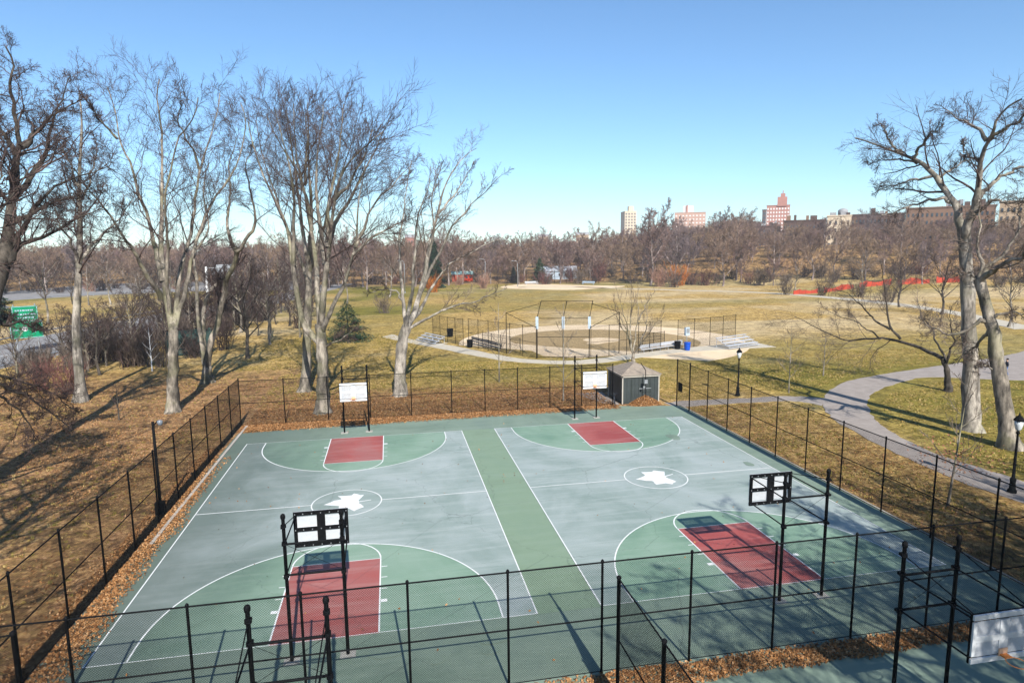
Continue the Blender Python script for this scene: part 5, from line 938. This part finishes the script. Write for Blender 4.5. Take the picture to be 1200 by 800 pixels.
# ================================================================ PARKWAY THINGS
SGN = plain('sign_green', (.0,.26,.12), .4, .15, 1)
gs = empty('road_sign', (-55.5,77.5,0), R(34), 'two stacked green highway signs with white markings at far left', 'sign')
for x in (-1.2,1.2): MB().tube([(x,.1,0),(x,.1,6.6)], .09, 8).build('post', GALV, gs)
for z, w, h in ((5.35,2.9,2.0),(3.1,3.7,2.4)):
    p = MB().box((0,0,z), (w,.08,h)).build('sign_panel', SGN, gs); bd = MB()
    for s in (-1,1): bd.box((0,-.05,z+s*(h/2-.08)), (w-.1,.02,.06)); bd.box((s*(w/2-.08),-.05,z), (.06,.02,h-.25))
    bd.build('sign_border', PAD, p)
MB().lathe([(0,.34),(.03,.34)], n=14).build('route_shield', WHITEP, gs).matrix_local = Matrix.Translation((-.2,-.05,3.2)) @ Matrix.Rotation(R(90),4,'X')
mk = MB(); rs3 = random.Random(9)
for z in (5.75,5.2,4.75): 
    x = -1.1
    while x < 1.0: w = rs3.uniform(.12,.3); mk.box((x+w/2,-.055,z), (w,.02,.2)); x += w+.1
mk.box((.9,-.055,3.1), (.12,.02,.9)).box((.9,-.055,3.6), (.45,.02,.12)).box((-1.2,-.055,3.1), (.5,.02,.16)); mk.build('sign_marking', PAD, gs)
ga = empty('sign_gantry', (-58,178,0), R(12), 'white cantilever sign gantry over the parkway seen from behind', 'sign'); MB().tube([(0,0,0),(0,0,9.6)], [.4,.34], 10).build('mast', WHITEP, ga)
tr_ = MB()
for z in (7.4,9.2):
    for y in (-.4,.4): tr_.tube([(0,y,z),(7.5,y,z)], .09, 5)
for i in range(8): x = i*1.07; tr_.tube([(x,-.4,7.4),(x+.53,-.4,9.2)], .06, 4).tube([(x+.53,-.4,9.2),(x+1.0,-.4,7.4)], .06, 4)
tr_.build('truss_arm', GALV, ga); MB().box((5,.65,8.5), (4.5,.1,3.2)).build('sign_back', GALV, ga)
sp_ = empty('screen_fence', (-34.6,66.9,0), R(38), 'green cloth covered construction fence behind the tall left tree', 'fence'); TEAL = plain('screen_green', (.035,.07,.064), .9, .3, 1)
for i in range(3): 
    mb = MB(); n = 10
    for k in range(n): x0, x1 = i*2.0+2.0*k/n, i*2.0+2.0*(k+1)/n; y0, y1 = .06*math.sin(x0*5), .06*math.sin(x1*5); mb.poly([(x0,y0,.1),(x1,y1,.1),(x1,y1,3.3),(x0,y0,3.3)]); mb.poly([(x1,y1+.02,.1),(x0,y0+.02,.1),(x0,y0+.02,3.3),(x1,y1+.02,3.3)])
    mb.build('screen_panel', TEAL, sp_)
for i in range(4): MB().tube([(i*2.0,.1,0),(i*2.0,.1,3.5)], .05, 6).build('post', BLACK, sp_)
MB().tube([(0,.1,3.4),(6,.1,3.4)], .035, 6).build('rail', BLACK, sp_)
def guard(pts, lab):
    r = empty('guard_rail', (0,0,0), 0, lab, 'guard rail'); P_ = smooth_line(pts, 5)
    MB().tube([(p[0],p[1],.62) for p in P_], .12, 4).build('rail_beam', GALV, r)
    for p in P_[::2]: MB().box((p[0],p[1],.35), (.12,.12,.75)).build('post', GALV, r)
guard([(-50.6,58),(-48.9,74),(-47.2,90),(-43.6,107),(-37,140)], 'grey guard rail along the near edge of the parkway'); guard([(-67,60),(-65,80),(-63.5,100),(-60.5,121),(-55,150)], 'grey guard rail along the far edge of the parkway'); guard([(-112,203),(-86,220.5),(-60,226.5),(-36,214)], 'grey guard rail along the far roadway')
GLS = plain('car_glass', (.02,.025,.03), .08, .1, 1, 0, .8)
def car(x, y, rz, c, lab, grp):
    r = empty('car', (x,y,0), rz, lab, 'car', grp); mt = plain('car_paint', c, .3, .05, 1, 0, .6)
    prof = [(-2.2,.35),(-2.25,.75),(-2.0,.92),(-1.2,.98),(1.0,.98),(2.0,.86),(2.25,.65),(2.2,.35)]; mb = MB(); n = len(prof)
    mb.poly([(p[0],-.88,p[1]) for p in prof][::-1]); mb.poly([(p[0],.88,p[1]) for p in prof])
    for i in range(n): j = (i+1) % n; mb.poly([(prof[i][0],-.88,prof[i][1]),(prof[j][0],-.88,prof[j][1]),(prof[j][0],.88,prof[j][1]),(prof[i][0],.88,prof[i][1])])
    mb.build('body', mt, r); cp_ = [(-1.75,.97),(-1.2,1.45),(.2,1.48),(1.05,.97)]; mb = MB(); mb.poly([(p[0],-.78,p[1]) for p in cp_]); mb.poly([(p[0],.78,p[1]) for p in cp_][::-1])
    for i in range(3): mb.poly([(cp_[i][0],-.78,cp_[i][1]),(cp_[i][0],.78,cp_[i][1]),(cp_[i+1][0],.78,cp_[i+1][1]),(cp_[i+1][0],-.78,cp_[i+1][1])])
    mb.build('window', GLS, r); MB().box((-.5,0,1.49), (1.4,1.5,.05)).build('roof', mt, r)
    for xx in (-1.35,1.4):
        for s in (-1,1): wv_ = MB().tube([(xx,s*.72,.32),(xx,s*.92,.32)], .32, 14).build('wheel', TYRE, r); MB().tube([(xx,s*.925,.32),(xx,s*.94,.32)], .18, 10).build('rim', GALV, wv_)
    for s in (-1,1): MB().box((2.24,s*.6,.68), (.05,.35,.14)).build('headlight', WHITEP, r); MB().box((-2.25,s*.6,.72), (.05,.3,.14)).build('tail_light', RED, r)
GC = 'cars beyond the parkway at left'
for x, y, rz, c, lab in [(-97,128,.8,(.55,.57,.6),'silver car parked in the lot at far left'),(-101,137,.7,(.7,.7,.7),'white car parked behind the silver car in the far left lot'),(-92,120,.9,(.05,.06,.09),'dark blue car nearest in the far left lot'),(-106,146,.7,(.12,.12,.13),'black car parked at the back of the far left lot'),(-75,250,.1,(.65,.66,.7),'white car driving on the far roadway'),(-100,243,.2,(.05,.05,.06),'black car driving on the far roadway behind the left trees'),(-56.5,104,1.5,(.3,.31,.33),'grey car on the near parkway')]: car(x,y,rz,c,lab,GC)
# ================================================================ PERSON
def person(x, y, rz):
    r = empty('person', (x,y,0), rz, 'person in blue jeans and dark jacket walking on the path behind the leaning tree', 'person')
    V = [((0,0,.95),.15),((0,.0,1.18),.15),((0,0,1.40),.17),((0,0,1.52),.06),((0,.02,1.62),.085),((0,.02,1.72),.095),((0,.02,1.79),.05),
         ((-.1,0,.9),.1),((-.11,.08,.5),.065),((-.11,.02,.1),.045),((-.11,.16,.04),.035),((.1,0,.9),.1),((.11,-.06,.5),.065),((.11,-.22,.12),.045),((.11,-.1,.05),.035),
         ((-.2,0,1.42),.07),((-.26,-.06,1.14),.05),((-.25,.1,.9),.036),((-.25,.16,.82),.03),((.2,0,1.42),.07),((.26,.04,1.14),.05),((.25,.18,.92),.036),((.25,.24,.85),.03),((0,.125,1.64),.018)]
    E_ = [(0,1),(1,2),(2,3),(3,4),(4,5),(5,6),(0,7),(7,8),(8,9),(9,10),(0,11),(11,12),(12,13),(13,14),(2,15),(15,16),(16,17),(17,18),(2,19),(19,20),(20,21),(21,22),(4,23)]
    for hnd in (18, 22):
        b_ = V[hnd][0]; sx = -1 if b_[0] < 0 else 1
        for k in range(4): V.append(((b_[0]-sx*.005, b_[1]+.03+.012*k-.02, b_[2]-.075+.006*abs(k-1)),.009)); E_.append((hnd, len(V)-1))
        V.append(((b_[0]-sx*.03, b_[1]+.05, b_[2]-.02),.01)); E_.append((hnd, len(V)-1))
    me = bpy.data.meshes.new('body'); me.from_pydata([v[0] for v in V], E_, []); o = bpy.data.objects.new('body', me); COL.objects.link(o)
    md = o.modifiers.new('skin', 'SKIN'); 
    if not me.skin_vertices:
        bm = bmesh.new(); bm.from_mesh(me); bm.verts.layers.skin.verify(); bm.to_mesh(me); bm.free()
    for i, v in enumerate(V): me.skin_vertices[0].data[i].radius = (v[1], v[1])
    me.skin_vertices[0].data[0].use_root = True
    o.modifiers.new('sub', 'SUBSURF').levels = 1
    dg_ = bpy.context.evaluated_depsgraph_get(); ev = bpy.data.meshes.new_from_object(o.evaluated_get(dg_)); bpy.data.objects.remove(o)
    for mt in (plain('skin',(.5,.32,.24),.6), plain('jacket',(.04,.045,.06),.8), plain('jeans',(.09,.16,.34),.85), plain('shoes',(.03,.03,.03),.7)): ev.materials.append(mt)
    for p in ev.polygons:
        z = p.center.z; ax = abs(p.center.x); p.material_index = 3 if z < .09 else 2 if (z < .96 and ax < .205) else 0 if (z > 1.5 or (z < .9 and ax >= .205)) else 1; p.use_smooth = True
    link('body', ev, r); MB().lathe([(1.66,.105),(1.74,.112),(1.80,.09),(1.83,.03)], (0,-.015,0), 12).build('hair', plain('hair_dark',(.02,.015,.012),.7), r, True)
person(55.2,31.9,R(60))
# ================================================================ FALLEN LEAVES
rg = np.random.default_rng(21)
def keep(pts, w): return pts[rg.random(len(pts)) < w]
def zone(n, x0, x1, y0, y1, wf=None, z=.02):
    p = np.stack([x0+(x1-x0)*rg.random(n), y0+(y1-y0)*rg.random(n)], 1)
    if wf is not None: p = keep(p, wf(p[:,0], p[:,1]))
    return np.c_[p, np.full(len(p), z)+rg.random(len(p))*.03]
def edge(a, b): return lambda x, y: sstep(0, 1, np.clip((a(x,y)), 0, 1))
lz = [zone(9000,-18.6,-17.6,-8,24), zone(46000,-17.6,-15.2,-8,22, lambda x,y: sstep(1.5,.5,(x+17.6)/(.66+.34*vnoise(x,y,2.2,4)+.06*sstep(14,0,y)))*(.95-.8*sstep(12,22,y))),
      zone(34000,-17.6,12.6,27.4,29.9, lambda x,y: sstep(0,1,(y-27.6-.02*x)/(.7+.5*vnoise(x,y,1.7,6)))),
      zone(34000,-17,17.4,-4.9,-3.5, lambda x,y: sstep(0,.25,y+4.6+.25*vnoise(x,y,1.1,3))*sstep(0,.25,-3.5-y-.1*vnoise(x,y,.8,2))*(.25+.75*sstep(-2,1,x))),
      zone(1500,-17,17,-3.5,27, lambda x,y: .10+.4*sstep(.75,.95,vnoise(x,y,2,9)))]
n_lawn = 90000
lz += [zone(n_lawn,-48,-17.7,-4,52, lambda x,y: np.clip(.25+1.2*(vnoise(x,y,4,12)-.3),.05,1)*sstep(54,40,y)), zone(52000,-17.4,12.6,29.8,41, lambda x,y: sstep(43,33,y)*.8), zone(14000,17.9,25.5,-8,27, lambda x,y: np.clip(.2+.9*(vnoise(x,y,3,14)-.3),.05,1))]
allp = np.concatenate(lz); v, f = leafcloud(len(allp), lambda n: allp, .05, rg, .9); me = mesh_np('fallen_leaves', v, f); me.materials.append(LEAFM); o = link('fallen_leaves', me); tag(o, 'brown fallen leaves drifted along the court edges and fences', 'leaves', kind='stuff')
hp = []
n = 5200; a = rg.random(n)*6.283; rr = np.sqrt(rg.random(n)); hx, hy = 1.45*rr*np.cos(a), .62*rr*np.sin(a); hz = .72*(1-rr)**.8*(.85+.3*rg.random(n)); pts = np.stack([15.0+hx, 29.0+hy, hz+.02], 1)
lo = empty('leaf_heap', (15.0,29.0,0), 0, 'heap of orange brown leaves piled against the shed door', 'leaf pile')
core = MB(); K = 18
for i in range(6):
    for k in range(K):
        q = []
        for (ii, kk) in ((i,k),(i,k+1),(i+1,k+1),(i+1,k)): r_ = ii/6; a_ = kk*2*math.pi/K; q.append((1.45*r_*math.cos(a_), .62*r_*math.sin(a_), .68*(1-r_)**.8))
        core.poly(q[::-1] if i else q[::-1])
core.build('heap', plain('heap_leaf',(.3,.15,.075),.95,.5,9), lo); v, f = leafcloud(n, lambda n: pts-np.array([15.0,29.0,0]), .06, rg, .3); me = mesh_np('loose_leaves', v, f); me.materials.append(LEAFM); o = link('loose_leaves', me, lo); o['kind'] = 'stuff'
# fill under drifts so the litter reads as a bed

# ================================================================ DRY GRASS
rg = np.random.default_rng(31)
cls = [([(27.4,-14),(27.3,-4),(27.1,5),(26.7,9),(26.7,12.3),(27.7,17.8),(29.5,22.3),(33,27),(36.5,30.2),(41,32.7),(46.8,34.8),(55,34.3),(64,35.5),(74,39)],(2.4,)*8+(2.6,3,3.5,5.5,6.5,6.5)), ([(17,28.4),(24,28.4),(30,27)],(1.1,)*3), ([(-1,70),(4,62.5),(9,54),(16,50.5),(24,53.2),(32,56),(44,57.5)],(1.7,)*7), ([(11.8,34.5),(12.4,30)],(1.4,)*2)]
def clear(p):
    ok = np.ones(len(p), bool)
    for L, hw in cls:
        for k in range(len(L)-1):
            a, c = np.array(L[k]), np.array(L[k+1]); d = c-a; u = np.clip(((p-a)@d)/(d@d), 0, 1); q = a+u[:,None]*d; ok &= np.hypot(*(p-q).T) > hw[k]*(1-u)+hw[k+1]*u+.15
    ok &= ~((p[:,0] > 12.9) & (p[:,0] < 17.2) & (p[:,1] > 27) & (p[:,1] < 33.4)); ok &= np.hypot(p[:,0]-23.5, p[:,1]-67) > 21.5
    return ok
gp_ = []
for n, x0, x1, y0, y1, dn in ((90000,18.2,62,-6,50,.8), (60000,-48,-18.4,-2,64,.2), (50000,-18,32,30.2,54,.7), (26000,-24,0,54,84,.7)):
    p = np.stack([x0+(x1-x0)*rg.random(n), y0+(y1-y0)*rg.random(n)], 1); wgt = dn*(1-.75*sstep(40,34,p[:,1])*sstep(18,16,p[:,0])*sstep(-18.5,-17.5,p[:,0]))*np.clip(.25+1.5*(vnoise(p[:,0],p[:,1],3.3,41)-.25), .1, 1); gp_.append(p[(rg.random(n) < wgt) & clear(p)])
gp_ = np.concatenate(gp_); gm = bpy.data.meshes.new('dry_grass'); gm.from_pydata([(x, y, gz0) for (x, y), gz0 in zip(gp_.tolist(), terrain(gp_[:,0], gp_[:,1]).tolist())], [], [])
gr = link('dry_grass', gm); tag(gr, 'short dry winter grass tufts over the lawns', 'grass', kind='stuff')
gm.attributes.new('spin', 'FLOAT', 'POINT').data.foreach_set('value', (rg.random(len(gp_))*6.28).astype(np.float32)); gm.attributes.new('size', 'FLOAT', 'POINT').data.foreach_set('value', (.5+rg.random(len(gp_))**2*1.0).astype(np.float32))
TG, t, b = newmat('dry_grass', .95, .1); oi_ = nd(t, 'ShaderNodeObjectInfo'); t.links.new(ramp(t, oi_.outputs['Random'], [(0,(.115,.115,.032)),(.35,(.26,.215,.07)),(.7,(.42,.30,.125)),(1,(.54,.42,.22))]), b.inputs['Base Color'])
tv, tf = [], []
for k in range(9):
    a = k*2.4; r0 = .09*math.sqrt((k+.3)/9); x, y = r0*math.cos(a), r0*math.sin(a); h_ = .05+.05*((k*7) % 5)/5; dx, dy = math.cos(a*1.7)*.05, math.sin(a*1.7)*.05; i_ = len(tv)
    tv += [(x-dy*.35, y+dx*.35, 0), (x+dy*.35, y-dx*.35, 0), (x+dx*1.3, y+dy*1.3, h_)]; tf.append((i_, i_+1, i_+2))
tm = mesh_np('grass_tuft', np.array(tv), None, np.array(tf)); tm.materials.append(TG)
tuft = link('tuft', tm, gr); tuft.location = (30,20,-.03); tuft['kind'] = 'stuff'
gn = bpy.data.node_groups.new('grass', 'GeometryNodeTree'); gn.interface.new_socket('Geometry', in_out='INPUT', socket_type='NodeSocketGeometry'); gn.interface.new_socket('Geometry', in_out='OUTPUT', socket_type='NodeSocketGeometry')
gi, go = gn.nodes.new('NodeGroupInput'), gn.nodes.new('NodeGroupOutput'); ip = gn.nodes.new('GeometryNodeInstanceOnPoints'); oi = gn.nodes.new('GeometryNodeObjectInfo'); oi.inputs[0].default_value = tuft; oi.inputs['As Instance'].default_value = True
cb_ = gn.nodes.new('ShaderNodeCombineXYZ'); gn.links.new(named('spin','FLOAT'), cb_.inputs[2]); gn.links.new(gi.outputs[0], ip.inputs['Points']); gn.links.new(oi.outputs['Geometry'], ip.inputs['Instance']); gn.links.new(cb_.outputs[0], ip.inputs['Rotation']); gn.links.new(named('size','FLOAT'), ip.inputs['Scale']); gn.links.new(ip.outputs[0], go.inputs[0])
gr.modifiers.new('grass', 'NODES').node_group = gn
# ================================================================ AIR
m = bpy.data.materials.new('haze'); m.use_nodes = True; m.node_tree.nodes.clear(); t = m.node_tree
pv = t.nodes.new('ShaderNodeVolumePrincipled'); pv.inputs['Color'].default_value = (.86,.92,1,1); pv.inputs['Density'].default_value = .0002; pv.inputs['Anisotropy'].default_value = .0
ou = t.nodes.new('ShaderNodeOutputMaterial'); t.links.new(pv.outputs[0], ou.inputs['Volume'])
hz_ = MB().box((200,600,42), (2300,1900,92)).build('haze', m); tag(hz_, 'thin pale winter haze over the park', 'haze', kind='stuff')

# every painted and natural colour brought down together to the exposure used
for m in bpy.data.materials:
    if not m.use_nodes: continue
    b = m.node_tree.nodes.get('Principled BSDF')
    if not b or not b.inputs['Base Color'].links: continue
    t = m.node_tree; src_ = b.inputs['Base Color'].links[0].from_socket; hs = t.nodes.new('ShaderNodeHueSaturation'); hs.inputs['Saturation'].default_value = 1.12; hs.inputs['Value'].default_value = .77
    t.links.new(src_, hs.inputs['Color']); t.links.new(hs.outputs[0], b.inputs['Base Color'])
